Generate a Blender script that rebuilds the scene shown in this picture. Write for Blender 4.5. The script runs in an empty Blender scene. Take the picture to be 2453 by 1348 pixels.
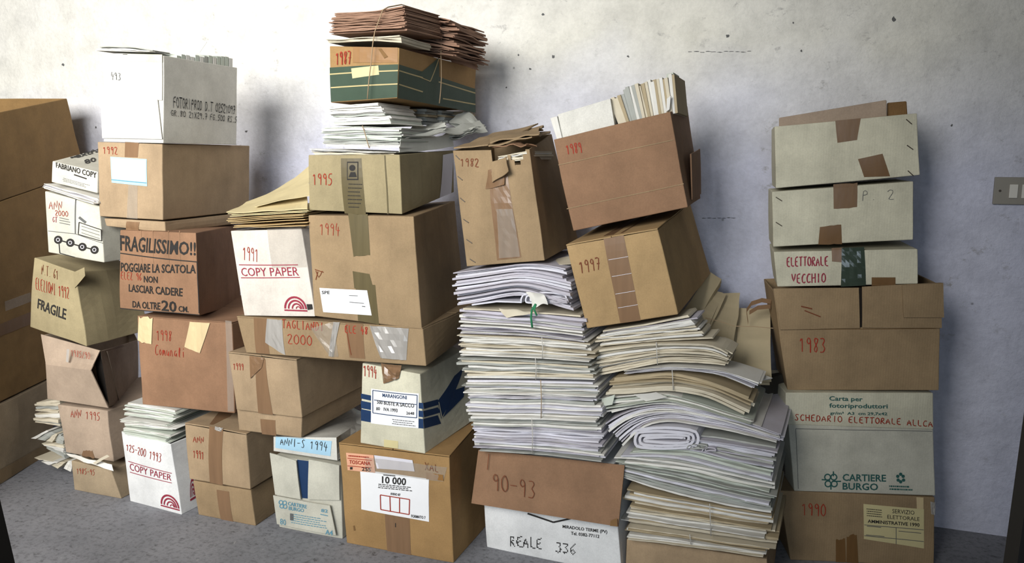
import bpy, bmesh, math, random
import numpy as np
from mathutils import Vector, Matrix, noise

S = bpy.context.scene
COL = S.collection
rnd = random.Random(7)

# ------------------------------------------------------------------ camera, light, exposure
F, PW, PH = 1900.0, 2453.0, 1348.0
CAM_H, CAM_YAW, CAM_PITCH = 1.30, math.radians(20), math.radians(9)
cd = bpy.data.cameras.new('camera'); cam = bpy.data.objects.new('camera', cd); COL.objects.link(cam)
cd.sensor_width = 36.0; cd.lens = 36.0 * F / PW; cd.clip_start = 0.02
cam.location = (0, 0, CAM_H)
cam.rotation_euler = (math.pi / 2 - CAM_PITCH, 0, CAM_YAW)
S.camera = cam

world = bpy.data.worlds.new('world'); S.world = world; world.use_nodes = True
bgn = world.node_tree.nodes['Background']
bgn.inputs[0].default_value = (0.80, 0.90, 1.0, 1); bgn.inputs[1].default_value = 0.13

def area(name, loc, target, sx, sy, power, color, spread=math.pi):
    l = bpy.data.lights.new(name, 'AREA'); l.shape = 'RECTANGLE'; l.size = sx; l.size_y = sy
    l.energy = power; l.color = color; l.spread = spread
    o = bpy.data.objects.new(name, l); COL.objects.link(o); o.location = loc
    o.rotation_euler = (Vector(target) - Vector(loc)).to_track_quat('-Z', 'Y').to_euler()
    return o
area('window_daylight', (-1.9, -1.3, 2.35), (-2.75, 3.0, 1.30), 2.8, 1.5, 93, (1.0, 0.99, 0.965), math.radians(86))
area('cool_fill', (0.25, -1.5, 1.45), (-1.4, 2.7, 0.75), 1.2, 1.9, 9.0, (0.74, 0.86, 1.0), math.radians(80))  # cool fill lamp added behind the camera to brighten lower fronts and sides

S.view_settings.view_transform = 'Standard'
try: S.view_settings.look = 'None'
except Exception: pass
S.view_settings.gamma = 1.0
S.view_settings.exposure = 0.05
S.view_settings.use_curve_mapping = False

# ------------------------------------------------------------------ photo pixel -> world helpers
cy, sy_, cp, sp_ = math.cos(CAM_YAW), math.sin(CAM_YAW), math.cos(CAM_PITCH), math.sin(CAM_PITCH)
FW = np.array([-sy_ * cp, cy * cp, -sp_]); RT = np.array([cy, sy_, 0.0]); DN = np.cross(FW, RT)
ORG = np.array([0, 0, CAM_H])
def ray(u, v): return RT * ((u - PW / 2) / F) + DN * ((v - PH / 2) / F) + FW
def proj(P):
    q = np.asarray(P, float) - ORG; z = q @ FW
    return np.array([PW / 2 + F * (q @ RT) / z, PH / 2 + F * (q @ DN) / z])
class Plane:
    """upright plane through the world point under pixel p at world depth y0, turned by yaw"""
    def __init__(s, p, y0, yaw=0.0):
        a = math.radians(yaw); s.yaw = a
        s.x = np.array([math.cos(a), math.sin(a), 0]); s.n = np.array([-math.sin(a), math.cos(a), 0])
        d = ray(*p); s.o = ORG + d * (y0 / d[1])
    def at(s, p, depth=0.0):
        d = ray(*p); t = ((s.o + s.n * depth - ORG) @ s.n) / (d @ s.n); return ORG + d * t

# ------------------------------------------------------------------ materials
def lin(c):
    if isinstance(c, str):
        c = [int(c[i:i + 2], 16) / 255 for i in (1, 3, 5)]
    return tuple(((x / 12.92) if x <= 0.04045 else ((x + 0.055) / 1.055) ** 2.4) for x in c) + (1.0,)
class N:
    def __init__(s, name):
        s.m = bpy.data.materials.new(name); s.m.use_nodes = True; s.t = s.m.node_tree
        s.b = s.t.nodes['Principled BSDF']; s.out = s.t.nodes['Material Output']
        try: s.b.inputs['Specular IOR Level'].default_value = 0.25
        except Exception: pass
    def n(s, typ, **kw):
        k = s.t.nodes.new(typ)
        for a, v in kw.items(): setattr(k, a, v)
        return k
    def l(s, a, b): s.t.links.new(a, b)
    def coord(s, scale=(1, 1, 1), kind='Object'):
        c = s.n('ShaderNodeTexCoord'); m = s.n('ShaderNodeMapping'); m.inputs['Scale'].default_value = scale
        s.l(c.outputs[kind], m.inputs[0]); return m.outputs[0]
    def noise(s, scale, detail=4, rough=0.6, co=None):
        k = s.n('ShaderNodeTexNoise'); k.inputs['Scale'].default_value = scale; k.inputs['Detail'].default_value = detail
        k.inputs['Roughness'].default_value = rough
        if co is not None: s.l(co, k.inputs['Vector'])
        return k.outputs['Fac']
    def ramp(s, fac, stops):
        r = s.n('ShaderNodeValToRGB'); e = r.color_ramp.elements
        while len(e) < len(stops): e.new(0.5)
        for i, (p, c) in enumerate(stops): e[i].position = p; e[i].color = c
        s.l(fac, r.inputs[0]); return r.outputs[0]
    def mix(s, fac, a, b, mode='MIX'):
        k = s.n('ShaderNodeMixRGB', blend_type=mode)
        for i, v in zip((0, 1, 2), (fac, a, b)):
            if hasattr(v, 'node'): s.l(v, k.inputs[i])
            else: k.inputs[i].default_value = v
        return k.outputs[0]
    def bump(s, h, strength=0.3, dist=0.002):
        k = s.n('ShaderNodeBump'); k.inputs['Strength'].default_value = strength; k.inputs['Distance'].default_value = dist
        s.l(h, k.inputs['Height']); s.l(k.outputs[0], s.b.inputs['Normal'])
    def col(s, c):
        if hasattr(c, 'node'): s.l(c, s.b.inputs['Base Color'])
        else: s.b.inputs['Base Color'].default_value = c
g = lambda v: (v, v, v, 1)
def card(name, c, flute=1.0, dirt=0.25, rough=0.85):
    m = N(name); base = lin(c); base = tuple(x * (0.80 if base[2] < .45 else 0.97) for x in base[:3]) + (1,)
    big = m.noise(7, 6, 0.68, m.coord()); fine = m.noise(220, 2, 0.7, m.coord())
    fl = m.noise(1.0, 3, 0.6, m.coord((38, 38, 1.5)))
    k = m.mix(m.ramp(big, [(0.3, g(0)), (0.75, g(1))]), tuple(x * (1 - 0.20 - 0.28 * dirt) for x in base[:3]) + (1,), tuple(min(1, x * 1.06) for x in base[:3]) + (1,))
    k = m.mix(0.13 * flute, k, m.ramp(fl, [(0.35, g(0.55)), (0.65, g(1.0))]), 'MULTIPLY')
    k = m.mix(0.22, k, m.ramp(fine, [(0.3, g(0.6)), (0.7, g(1.15))]), 'MULTIPLY')
    spots = m.ramp(m.noise(26, 5, 0.72, m.coord()), [(0.66, g(0)), (0.76, g(1))])
    k = m.mix(m.mix(1.0, spots, g(dirt), 'MULTIPLY'), k, tuple(x * 0.45 for x in base[:3]) + (1,))
    m.col(k); m.b.inputs['Roughness'].default_value = rough
    w = m.n('ShaderNodeTexWave', wave_type='BANDS', bands_direction='X'); w.inputs['Scale'].default_value = 42; w.inputs['Distortion'].default_value = 0.6
    m.l(m.coord(), w.inputs['Vector'])
    h = m.mix(0.5, w.outputs['Fac'], fl); m.bump(h, 0.20 * flute + 0.05, 0.0012)
    return m.m
def plain(name, c, rough=0.7, var=0.12, scale=30):
    m = N(name); base = lin(c)
    k = m.mix(m.noise(scale, 4, 0.65, m.coord()), tuple(x * (1 - var) for x in base[:3]) + (1,), tuple(min(1, x * (1 + var)) for x in base[:3]) + (1,))
    m.col(k); m.b.inputs['Roughness'].default_value = rough; return m.m
def paper(name, c, dark=0.72):
    m = N(name); base = lin(c)
    co = m.coord((3.0, 520.0, 1.0), 'UV')
    ln = m.noise(1.0, 3, 0.75, co); ln2 = m.noise(1.0, 2, 0.6, m.coord((1.2, 150.0, 1.0), 'UV'))
    k = m.mix(m.ramp(ln, [(0.33, g(0)), (0.62, g(1))]), tuple(x * dark for x in base[:3]) + (1,), base)
    k = m.mix(0.40, k, m.ramp(ln2, [(0.36, g(0.55)), (0.56, g(1.0))]), 'MULTIPLY')
    k = m.mix(0.35, k, m.ramp(m.noise(14, 4, 0.6, m.coord()), [(0.3, (0.72, 0.66, 0.56, 1)), (0.7, g(1.0))]), 'MULTIPLY')
    m.col(k); m.b.inputs['Roughness'].default_value = 0.9
    m.bump(ln, 0.5, 0.0015); return m.m
def tape_mat(name, c, rough=0.28, alpha=1.0):
    m = N(name); base = lin(c)
    n1 = m.noise(1, 4, 0.6, m.coord((60, 60, 5)))
    m.col(m.mix(n1, tuple(x * 0.75 for x in base[:3]) + (1,), tuple(min(1, x * 1.2) for x in base[:3]) + (1,)))
    m.b.inputs['Roughness'].default_value = rough
    m.b.inputs['Specular IOR Level'].default_value = 0.5
    m.b.inputs['Alpha'].default_value = alpha
    m.bump(m.noise(14, 3, 0.6, m.coord((1, 1, 0.5))), 0.25, 0.004); return m.m
M = {}
M['brown'] = card('cardboard_brown', '#ad9370'); M['brown2'] = card('cardboard_reddish', '#a07c5f', 0.5); M['tan'] = card('cardboard_tan', '#bba180')
M['gold'] = card('cardboard_golden', '#c0a072', 0.5, 0.2); M['kraft'] = card('cardboard_kraft', '#b48f5e', 0.35, 0.15); M['red'] = card('cardboard_red_brown', '#a27c5f', 0.8); M['grey'] = card('cardboard_grey_tan', '#b5a184', 0.6, 0.35)
M['olive'] = card('cardboard_olive', '#b0a17c', 0.9); M['dull'] = card('cardboard_dull', '#9a7a4e', 0.4); M['pinkish'] = card('cardboard_pale', '#c0aa94', 0.5, 0.35)
M['white'] = card('carton_white', '#dcd9cf', 0.35, 0.2); M['cream'] = card('carton_cream', '#d5d0b8', 0.9, 0.25); M['offwhite'] = card('carton_offwhite', '#cbc8b8', 0.4, 0.3)
M['bright'] = card('carton_bright_white', '#e4e4e2', 0.15, 0.12); M['copy'] = card('carton_copy_white', '#dfd6ca', 0.9, 0.3); M['inner'] = card('cardboard_inside', '#8e6c44', 0.6)
M['ream'] = card('ream_wrapper', '#d3cfc0', 0.2, 0.25); M['darkcard'] = card('cardboard_dark_brown', '#7d5c36', 0.5)
M['tape'] = tape_mat('tape_brown', '#7e6248'); M['tape_dark'] = tape_mat('tape_dark_brown', '#6d4f2c', 0.4); M['tape_olive'] = tape_mat('tape_olive', '#5f553b')
M['tape_grey'] = tape_mat('tape_clear', '#b5aea2', 0.15, 0.3); M['plastic'] = tape_mat('tape_white', '#aaa6a0', 0.16, 0.8); M['tape_green'] = tape_mat('tape_dark_green', '#3b463c', 0.12)
M['masking'] = tape_mat('tape_masking', '#c9b48a', 0.8); M['shiny'] = tape_mat('tape_amber', '#8a6230', 0.5)
M['label'] = plain('label_white', '#e6e6e6', 0.5, 0.04); M['label_y'] = plain('label_yellowed', '#c9bd8e', 0.6, 0.08); M['label_o'] = plain('label_orange', '#d9a384', 0.6, 0.15)
M['label_b'] = plain('label_blue', '#9fc3d6', 0.5, 0.10); M['label_g'] = plain('label_grey', '#cfccd2', 0.4, 0.05)
M['ink_red'] = plain('ink_red', '#94301f', 0.7, 0.25, 90); M['ink_black'] = plain('ink_black', '#2a2826', 0.7, 0.2, 90); M['ink_brown'] = plain('ink_brown', '#6d3a22', 0.7, 0.2, 90)
M['ink_green'] = plain('ink_green', '#2f5a55', 0.7, 0.2, 90); M['ink_maroon'] = plain('ink_maroon', '#8e3040', 0.7, 0.2, 90); M['ink_blue'] = plain('ink_navy', '#1d3557', 0.6, 0.2, 60)
M['ink_grey'] = plain('ink_grey', '#5d5d5c', 0.8, 0.1, 90); M['ink_cyan'] = plain('ink_cyan', '#5b8a9c', 0.7, 0.15, 90); M['print_green'] = plain('print_green', '#39493a', 0.6, 0.2, 20)
M['print_cream'] = plain('print_cream', '#b9a878', 0.6, 0.1); M['dark'] = plain('dark_gap', '#1d1814', 0.9)
M['p_white'] = paper('paper_white', '#ebe9e2'); M['p_cool'] = paper('paper_cool', '#e2e1ea'); M['p_mauve'] = paper('paper_mauve', '#d0ccd6', 0.5); M['p_cream'] = paper('paper_cream', '#ded4bd')
M['p_tan'] = paper('paper_tan', '#bfae8e', 0.6); M['p_grey'] = paper('paper_grey', '#b9bbb4', 0.6); M['p_rust'] = paper('paper_rust', '#a8856f', 0.6); M['p_green'] = paper('paper_greenish', '#cfd6ca')
M['manila'] = plain('manila', '#c3a878', 0.8, 0.14, 12); M['manila_light'] = plain('manila_light', '#cdbd92', 0.8, 0.12, 12); M['folder'] = plain('folder_beige', '#b9aa8a', 0.85, 0.14, 14)
M['envelope'] = plain('envelope_grey', '#c6c6bc', 0.8, 0.1, 16); M['string'] = plain('string_jute', '#9a8468', 0.9); M['string_g'] = plain('string_green', '#2f7a52', 0.8); M['string_w'] = plain('string_white', '#b9b6ae', 0.9)
M['wallside'] = plain('plaster_side', '#6f6b63', 0.9)
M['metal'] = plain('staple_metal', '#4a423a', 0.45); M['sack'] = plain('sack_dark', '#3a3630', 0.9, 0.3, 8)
M['plate'] = plain('switch_plate', '#8f8a80', 0.45, 0.05); M['switch_w'] = plain('switch_white', '#d6d2c8', 0.35, 0.02); M['jamb'] = plain('dark_varnish', '#14120f', 0.6)

# ------------------------------------------------------------------ object helpers
def tag(o, label=None, cat=None, group=None, kind=None):
    if label: o['label'] = label
    if cat: o['category'] = cat
    if group: o['group'] = group
    if kind: o['kind'] = kind
    return o
def thing(name, label, cat, loc, rz=0.0, group=None):
    o = bpy.data.objects.new(name, None); COL.objects.link(o); o.empty_display_size = 0.05
    o.location = loc; o.rotation_euler = (0, 0, rz); o['_'] = 0; del o['_']
    tag(o, label, cat, group); MATS[o.name] = (Matrix.Translation(Vector(loc)) @ Matrix.Rotation(rz, 4, 'Z')).inverted()
    return o
MATS = {}
def root_of(o):
    while o.parent: o = o.parent
    return o
def mesh(name, V, Fc, mat, parent=None, smooth=False, uv=None, label=None, bevel=0.0, loc=None, subs=0):
    V = np.asarray(V, float)
    if parent is not None:
        A = np.array(MATS[root_of(parent).name]); V = V @ A[:3, :3].T + A[:3, 3]
    elif loc is not None: V = V - np.asarray(loc)
    me = bpy.data.meshes.new(name); me.from_pydata(V.tolist(), [], [list(f) for f in Fc]); me.update()
    if uv is not None:
        l = me.uv_layers.new(name='UVMap'); k = 0
        for p in me.polygons:
            for li in p.loop_indices: l.data[li].uv = uv[k]; k += 1
    bm = bmesh.new(); bm.from_mesh(me); bmesh.ops.remove_doubles(bm, verts=bm.verts, dist=1e-6); bmesh.ops.recalc_face_normals(bm, faces=bm.faces) if uv is None else None
    bm.to_mesh(me); bm.free()
    if smooth:
        for p in me.polygons: p.use_smooth = True
    o = bpy.data.objects.new(name, me); COL.objects.link(o); me.materials.append(M[mat] if isinstance(mat, str) else mat)
    if parent is not None: o.parent = parent
    elif loc is not None: o.location = loc
    if bevel:
        b = o.modifiers.new('edge', 'BEVEL'); b.width = bevel; b.segments = 2; b.limit_method = 'ANGLE'; b.angle_limit = math.radians(50)
    if label: o['label'] = label
    return o
def grid(nu, nv):
    return [(j * (nu + 1) + i, j * (nu + 1) + i + 1, (j + 1) * (nu + 1) + i + 1, (j + 1) * (nu + 1) + i) for j in range(nv) for i in range(nu)]
def slab(P, nu, nv, t):
    """thick sheet from a grid of points P[(nv+1)*(nu+1)], thickness t along the mean normal"""
    P = np.asarray(P); a = P[nu] - P[0]; b = P[-1] - P[0]; n = np.cross(a, b); n /= np.linalg.norm(n)
    Q = P - n * t; k = len(P); f = [tuple(q) for q in grid(nu, nv)]; r = [tuple(k + i for i in reversed(q)) for q in f]
    ring = [i for i in range(nu)] + [j * (nu + 1) + nu for j in range(nv)] + [nv * (nu + 1) + i for i in range(nu, 0, -1)] + [j * (nu + 1) for j in range(nv, 0, -1)]
    s = [(ring[i], ring[(i + 1) % len(ring)], k + ring[(i + 1) % len(ring)], k + ring[i]) for i in range(len(ring))]
    return np.vstack([P, Q]), f + r + s
def tube(pts, r, sides=6):
    pts = [Vector(p) for p in pts]; V = []; Fc = []
    for i, p in enumerate(pts):
        d = (pts[min(i + 1, len(pts) - 1)] - pts[max(i - 1, 0)]).normalized(); a = d.orthogonal().normalized() if i == 0 else (a - d * a.dot(d)).normalized(); b = d.cross(a)
        for k in range(sides): t = 2 * math.pi * k / sides; V.append(tuple(p + (a * math.cos(t) + b * math.sin(t)) * r))
    for i in range(len(pts) - 1):
        for k in range(sides): Fc.append((i * sides + k, i * sides + (k + 1) % sides, (i + 1) * sides + (k + 1) % sides, (i + 1) * sides + k))
    Fc.append(tuple(range(sides))[::-1]); Fc.append(tuple((len(pts) - 1) * sides + k for k in range(sides)))
    return V, Fc

# ------------------------------------------------------------------ box lattice: 8 corners, bulge and crumple; everything stuck to a box goes through it
class Lat:
    def __init__(s, px, y0, yaw=0.0, d=0.45, zb=None, bulge=0.004, crumple=0.003, side=0.004, back=None, lean=0.0, yref=None):
        pl = Plane(px['BL'] if yref is None else yref, y0, yaw); s.pl = pl; s.d = d
        f = {k: pl.at(px[k]) for k in ('TL', 'TR', 'BR', 'BL')}
        for k in ('TL', 'TR'):   # a front that leans back moves its top away along the ray
            if lean: f[k] = pl.at(px[k], lean)
        if zb is not None:
            zz = zb if isinstance(zb, (tuple, list)) else (zb, zb)
            f['BL'][2], f['BR'][2] = zz
        c = np.zeros((2, 2, 2, 3))
        for k, (u, w) in dict(TL=(0, 1), TR=(1, 1), BR=(1, 0), BL=(0, 0)).items():
            c[u, 0, w] = f[k]; c[u, 1, w] = f[k] + pl.n * d
        for k, p in (back or {}).items():
            u, w = dict(KTR=(1, 1), KBR=(1, 0), KTL=(0, 1), KBL=(0, 0))[k]
            c[u, 1, w] = pl.at(p, d)
        c[:, :, 1, 2] -= .004
        s.c = c; s.bulge, s.crumple, s.sd = bulge, crumple, side
        s.w = np.linalg.norm(f['BR'] - f['BL']); s.h = np.linalg.norm(f['TL'] - f['BL']); s.seed = rnd.random() * 50
        s.base = tuple((c[0, 0, 0] + c[1, 0, 0] + c[0, 1, 0] + c[1, 1, 0]) / 4); s.z1 = max(f['TL'][2], f['TR'][2])
    def P(s, u, v, w):
        c = s.c
        a = c[0] * (1 - u) + c[1] * u; b = a[0] * (1 - v) + a[1] * v; p = b[0] * (1 - w) + b[1] * w
        q = lambda t: max(0.0, 4 * t * (1 - t)) if 0 < t < 1 else 0.0
        vc = min(1, max(0, v)); uc = min(1, max(0, u))
        p = p - s.pl.n * (s.bulge * q(u) * q(w) * (1 - 2 * vc)) + s.pl.x * (s.sd * q(v) * q(w) * (2 * uc - 1))
        nz = noise.noise_vector(Vector((p[0] * 7 + s.seed, p[1] * 7, p[2] * 7)))
        return p + np.array((nz[0], nz[1], nz[2] * .25)) * s.crumple
    def face(s, f, a, b, off):
        if f == 'F': return s.P(a, -off / s.d, b)
        if f == 'R': return s.P(1 + off / s.w, a, b)
        if f == 'L': return s.P(-off / s.w, a, b)
        return s.P(a, b, 1 + off / s.h)
    def uv(s, f, p):
        a, b = 0.5, 0.5; p = np.asarray(p, float)
        for _ in range(14):
            q0 = proj(s.face(f, a, b, 0)); J = np.array([proj(s.face(f, a + 1e-3, b, 0)) - q0, proj(s.face(f, a, b + 1e-3, 0)) - q0]).T / 1e-3
            da = np.linalg.solve(J + np.eye(2) * 1e-6, p - q0); m = np.abs(da).max()
            if m > 0.6: da *= 0.6 / m
            a += da[0]; b += da[1]
            if m < 1e-4: break
        return np.array([a, b])
def quad(*a):
    """(x0,y0,x1,y1[,shift]) -> TL,TR,BR,BL ; or four points"""
    if isinstance(a[0], (int, float)):
        x0, y0, x1, y1 = a[:4]; sft = a[4] if len(a) > 4 else 0
        return [(x0, y0), (x1, y0 + sft), (x1, y1 + sft), (x0, y1)]
    return list(a)
def qmap(L, f, q):
    q = quad(*q) if not isinstance(q[0], (tuple, list)) else list(q)
    C = [L.uv(f, p) for p in q]
    def fn(s, t, off):      # s 0..1 left to right, t 0..1 top to bottom
        ab = (C[0] * (1 - s) + C[1] * s) * (1 - t) + (C[3] * (1 - s) + C[2] * s) * t
        return L.face(f, ab[0], ab[1], off)
    return fn
def carton(L, root, name='body', mat='brown', open_top=False, t=0.005, res=(12, 6, 10), label=None, top=True, hole=None):
    nu, nv, nw = res; V = []; Fc = []
    def sheet(fn, a, b, hole=None):
        k = len(V)
        for j in range(b + 1):
            for i in range(a + 1): V.append(fn(i / a, j / b))
        Fc.extend([tuple(k + x for x in q) for n_, q in enumerate(grid(a, b)) if not (hole and hole((n_ % a + .5) / a, (n_ // a + .5) / b))])
    sheet(lambda a, b: L.P(a, 0, b), nu, nw, hole); sheet(lambda a, b: L.P(a, 1, b), nu, nw)
    sheet(lambda a, b: L.P(0, a, b), nv, nw); sheet(lambda a, b: L.P(1, a, b), nv, nw); sheet(lambda a, b: L.P(a, b, 0), nu, nv)
    if not open_top:
        if top: sheet(lambda a, b: L.P(a, b, 1), nu, nv)
    else:
        eu, ev, ew = t / L.w, t / L.d, t / L.h; m = lambda x, e: e + x * (1 - 2 * e); lo = lambda x: ew + x * (1 - ew)
        sheet(lambda a, b: L.P(m(a, eu), ev, lo(b)), nu, nw, hole); sheet(lambda a, b: L.P(m(a, eu), 1 - ev, lo(b)), nu, nw)
        sheet(lambda a, b: L.P(eu, m(a, ev), lo(b)), nv, nw); sheet(lambda a, b: L.P(1 - eu, m(a, ev), lo(b)), nv, nw); sheet(lambda a, b: L.P(m(a, eu), m(b, ev), ew), nu, nv)
        sheet(lambda a, b: L.P(a * (1 - b) + m(a, eu) * b, ev * b, 1), nu, 1, (lambda a, b: hole(a, 1)) if hole else None); sheet(lambda a, b: L.P(a * (1 - b) + m(a, eu) * b, 1 - ev * b, 1), nu, 1)
        sheet(lambda a, b: L.P(eu * b, a * (1 - b) + m(a, ev) * b, 1), nv, 1); sheet(lambda a, b: L.P(1 - eu * b, a * (1 - b) + m(a, ev) * b, 1), nv, 1)
    return mesh(name, V, Fc, mat, root, bevel=0.003, label=label)
def decal(L, parent, name, q, mat, f='F', off=0.0009, res=(6, 6), label=None, thick=0.0, wrinkle=0.0, jag=0.0):
    fn = qmap(L, f, q); nu, nv = res; P = []
    for j in range(nv + 1):
        for i in range(nu + 1):
            s, t = i / nu, j / nv
            if jag and j in (0, nv): t += rnd.uniform(-jag, jag)
            P.append(fn(s, t, off + thick + (rnd.random() * wrinkle if 0 < i < nu else 0)))
    if thick:
        V, Fc = slab(P, nu, nv, -thick); return mesh(name, V, Fc, mat, parent, label=label)
    return mesh(name, P, grid(nu, nv), mat, parent, label=label)
def flaps_top(L, root, mat, seam='v', lift=0.004, t=0.004, label=None):
    """two closing flaps that meet along a seam on top"""
    out = []
    for k in (0, 1):
        P = []
        for j in range(5):
            for i in range(9):
                a, b = i / 8, j / 4
                if seam == 'v': u, v = (0.002 + a * 0.996), (b * 0.497 + k * 0.503)
                else: u, v = (a * 0.497 + k * 0.503), (0.002 + b * 0.996)
                e = abs((v if seam == 'v' else u) - 0.5) * 2
                P.append(L.P(u, v, 1 + (0.0006 + t + lift * (1 - e) * (0.6 + 0.4 * k)) / L.h))
        V, Fc = slab(P, 8, 4, t); out.append(mesh('flap', V, Fc, mat, root, bevel=0.001))
    return out

# ------------------------------------------------------------------ writing
def text_mesh(s, bold):
    c = bpy.data.curves.new('t', 'FONT'); c.body = s; c.offset = 0.02 if bold else 0.0; c.resolution_u = 2
    o = bpy.data.objects.new('t', c); me = bpy.data.meshes.new_from_object(o)
    V = np.array([v.co[:2] for v in me.vertices]); Fc = [tuple(p.vertices) for p in me.polygons]
    bpy.data.objects.remove(o); bpy.data.curves.remove(c); bpy.data.meshes.remove(me)
    V -= V.min(0); V /= V.max(0); return V, Fc
def text(L, parent, s, q, mat='ink_black', f='F', bold=True, off=0.0016, name='lettering'):
    fn = qmap(L, f, q); V, Fc = text_mesh(s, bold)
    return mesh(name, [fn(x, 1 - y, off) for x, y in V], Fc, mat, parent)
G = {'0': [[(2, 6), (.4, 4.5), (.4, 1.5), (2, 0), (3.6, 1.5), (3.6, 4.5), (2, 6)]], '1': [[(.6, 4.2), (2.2, 6), (2, 0)]], '2': [[(.4, 4.8), (1.5, 6), (3.2, 5.6), (3.2, 4), (.3, 0), (3.8, .2)]],
 '3': [[(.5, 5.6), (2.4, 6), (3.3, 4.8), (1.6, 3.3), (3.6, 2), (2.4, .2), (.3, .4)]], '4': [[(1.5, 6), (.3, 2.4), (3.8, 2.6)], [(2.8, 4.4), (2.5, -.4)]], '5': [[(3.6, 6), (1, 5.8), (.7, 3.4), (2.6, 3.6), (3.4, 2), (2.2, .2), (.3, .3)]],
 '6': [[(3.2, 6), (1, 4), (.4, 1.5), (1.8, 0), (3.4, 1.4), (2, 2.8), (.6, 1.8)]], '7': [[(.3, 5.7), (3.7, 6), (1.8, 0)], [(1.1, 3), (3.6, 3.2)]], '8': [[(3.3, 5.4), (1.6, 6), (.8, 4.6), (3.2, 1.8), (2, 0), (.6, 1.2), (3, 4.2), (3.3, 5.4)]],
 '9': [[(3.3, 4.4), (1.8, 3.2), (.5, 4.4), (1.6, 6), (3.2, 5.2), (2.9, 0)]], 'A': [[(.2, 0), (1.8, 6), (3.6, 0)], [(.8, 2), (3.2, 2.2)]], 'B': [[(.5, 0), (.6, 6), (2.8, 5.6), (2.8, 3.6), (.6, 3.2), (3.3, 2.4), (3, .4), (.5, 0)]],
 'C': [[(3.6, 5.2), (2, 6), (.4, 3.5), (.8, .8), (2.2, 0), (3.6, .8)]], 'D': [[(.5, 0), (.6, 6), (2.8, 5.2), (3.6, 3), (2.6, .6), (.5, 0)]], 'E': [[(3.5, 6), (.6, 5.8), (.5, .1), (3.6, 0)], [(.6, 3), (2.8, 3.2)]],
 'G': [[(3.5, 5.2), (1.8, 6), (.4, 3), (1.8, 0), (3.5, 1), (3.5, 2.8), (2.2, 2.8)]], 'H': [[(.5, 6), (.5, 0)], [(3.4, 6), (3.4, 0)], [(.5, 3), (3.4, 3.2)]], 'I': [[(2, 6), (1.9, 0)]], 'L': [[(.8, 6), (.6, .1), (3.4, .2)]],
 'M': [[(.2, 0), (.7, 6), (2, 2.4), (3.3, 6), (3.8, 0)]], 'N': [[(.4, 0), (.6, 6), (3.2, .3), (3.5, 6)]], 'O': [[(2, 6), (.3, 4.5), (.4, 1.2), (2, 0), (3.7, 1.5), (3.5, 4.7), (2, 6)]], 'P': [[(.6, -.4), (.7, 6), (3, 5.6), (3.2, 3.6), (.7, 3)]],
 'R': [[(.5, 0), (.6, 6), (3, 5.6), (3, 3.6), (.7, 3), (3.5, 0)]], 'S': [[(3.3, 5.4), (1.8, 6), (.6, 4.8), (3.2, 1.6), (2, 0), (.4, .7)]], 'T': [[(.2, 5.8), (3.8, 6)], [(2, 6), (1.8, 0)]], 'V': [[(.3, 6), (1.8, 0), (3.6, 6)]],
 'Z': [[(.4, 5.8), (3.5, 6), (.4, .2), (3.7, 0)]], 'F': [[(3.5, 6), (.6, 5.8), (.5, 0)], [(.6, 3), (2.8, 3.2)]], 'X': [[(.3, 6), (3.6, 0)], [(3.5, 6), (.4, 0)]], '-': [[(.5, 3), (3.5, 3.2)]], '.': [[(1.8, .5), (2.1, .1)]], '+': [[(.5, 3), (3.5, 3)], [(2, 4.6), (2, 1.2)]], ' ': [], '/': [[(.5, -.3), (3.5, 6.2)]],
 'o': [[(2, 3.4), (.6, 2), (1.8, 0), (3.2, 1.6), (2, 3.4)]], 'm': [[(.3, 0), (.5, 3.4), (1.4, 3), (1.7, 0), (2, 3.2), (3, 3), (3.4, 0)]], 'u': [[(.5, 3.4), (.8, .2), (2.6, .6), (3, 3.4), (3.3, 0)]], 'n': [[(.5, 0), (.6, 3.4), (2.2, 3.2), (3, 0)]],
 'a': [[(3, 3.2), (1.2, 3.2), (.5, 1), (1.8, 0), (3, 2.6), (3.4, 0)]], 'l': [[(1.6, 0), (2.8, 4.6), (1.8, 6), (1.4, .4), (2.6, 0)]], 'i': [[(1.8, 3.2), (1.9, 0)], [(1.9, 4.4), (2, 4.8)]]}
def strokes(s, jit=0.12):
    out = []; x = 0
    for ch in s:
        for st in G.get(ch, []):
            # smooth the stroke a little
            p = [np.array(a, float) + np.array([x + rnd.uniform(-jit, jit), rnd.uniform(-jit, jit)]) for a in st]
            q = []
            for a, b in zip(p[:-1], p[1:]): q += [a, a * .5 + b * .5]
            q.append(p[-1]); r = [q[0]]
            for i in range(1, len(q) - 1): r.append(q[i] * .6 + q[i - 1] * .2 + q[i + 1] * .2)
            r.append(q[-1]); out.append(r)
        x += 4.6
    return out, max(x - 0.6, 1)
def hand(L, parent, s, q, mat='ink_red', f='F', wid=0.0024, off=0.0016, slant=0.0):
    fn = qmap(L, f, q); st, X = strokes(s); V = []; Fc = []
    for p in st:
        pts = [np.array(fn(a[0] / X + slant * (a[1] / 6 - .5) * 4 / X, 1 - a[1] / 6, off)) for a in p]
        nrm = np.cross(fn(1, 0, off) - fn(0, 0, off), fn(0, 1, off) - fn(0, 0, off)); nrm /= np.linalg.norm(nrm)
        k = len(V)
        for i, a in enumerate(pts):
            d = pts[min(i + 1, len(pts) - 1)] - pts[max(i - 1, 0)]; e = np.cross(nrm, d); e /= (np.linalg.norm(e) + 1e-9); ww = wid * rnd.uniform(.4, .65)
            V += [a + e * ww, a - e * ww]
        Fc += [(k + 2 * i, k + 2 * i + 1, k + 2 * i + 3, k + 2 * i + 2) for i in range(len(pts) - 1)]
    return mesh('handwriting', V, Fc, mat, parent)
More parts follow.
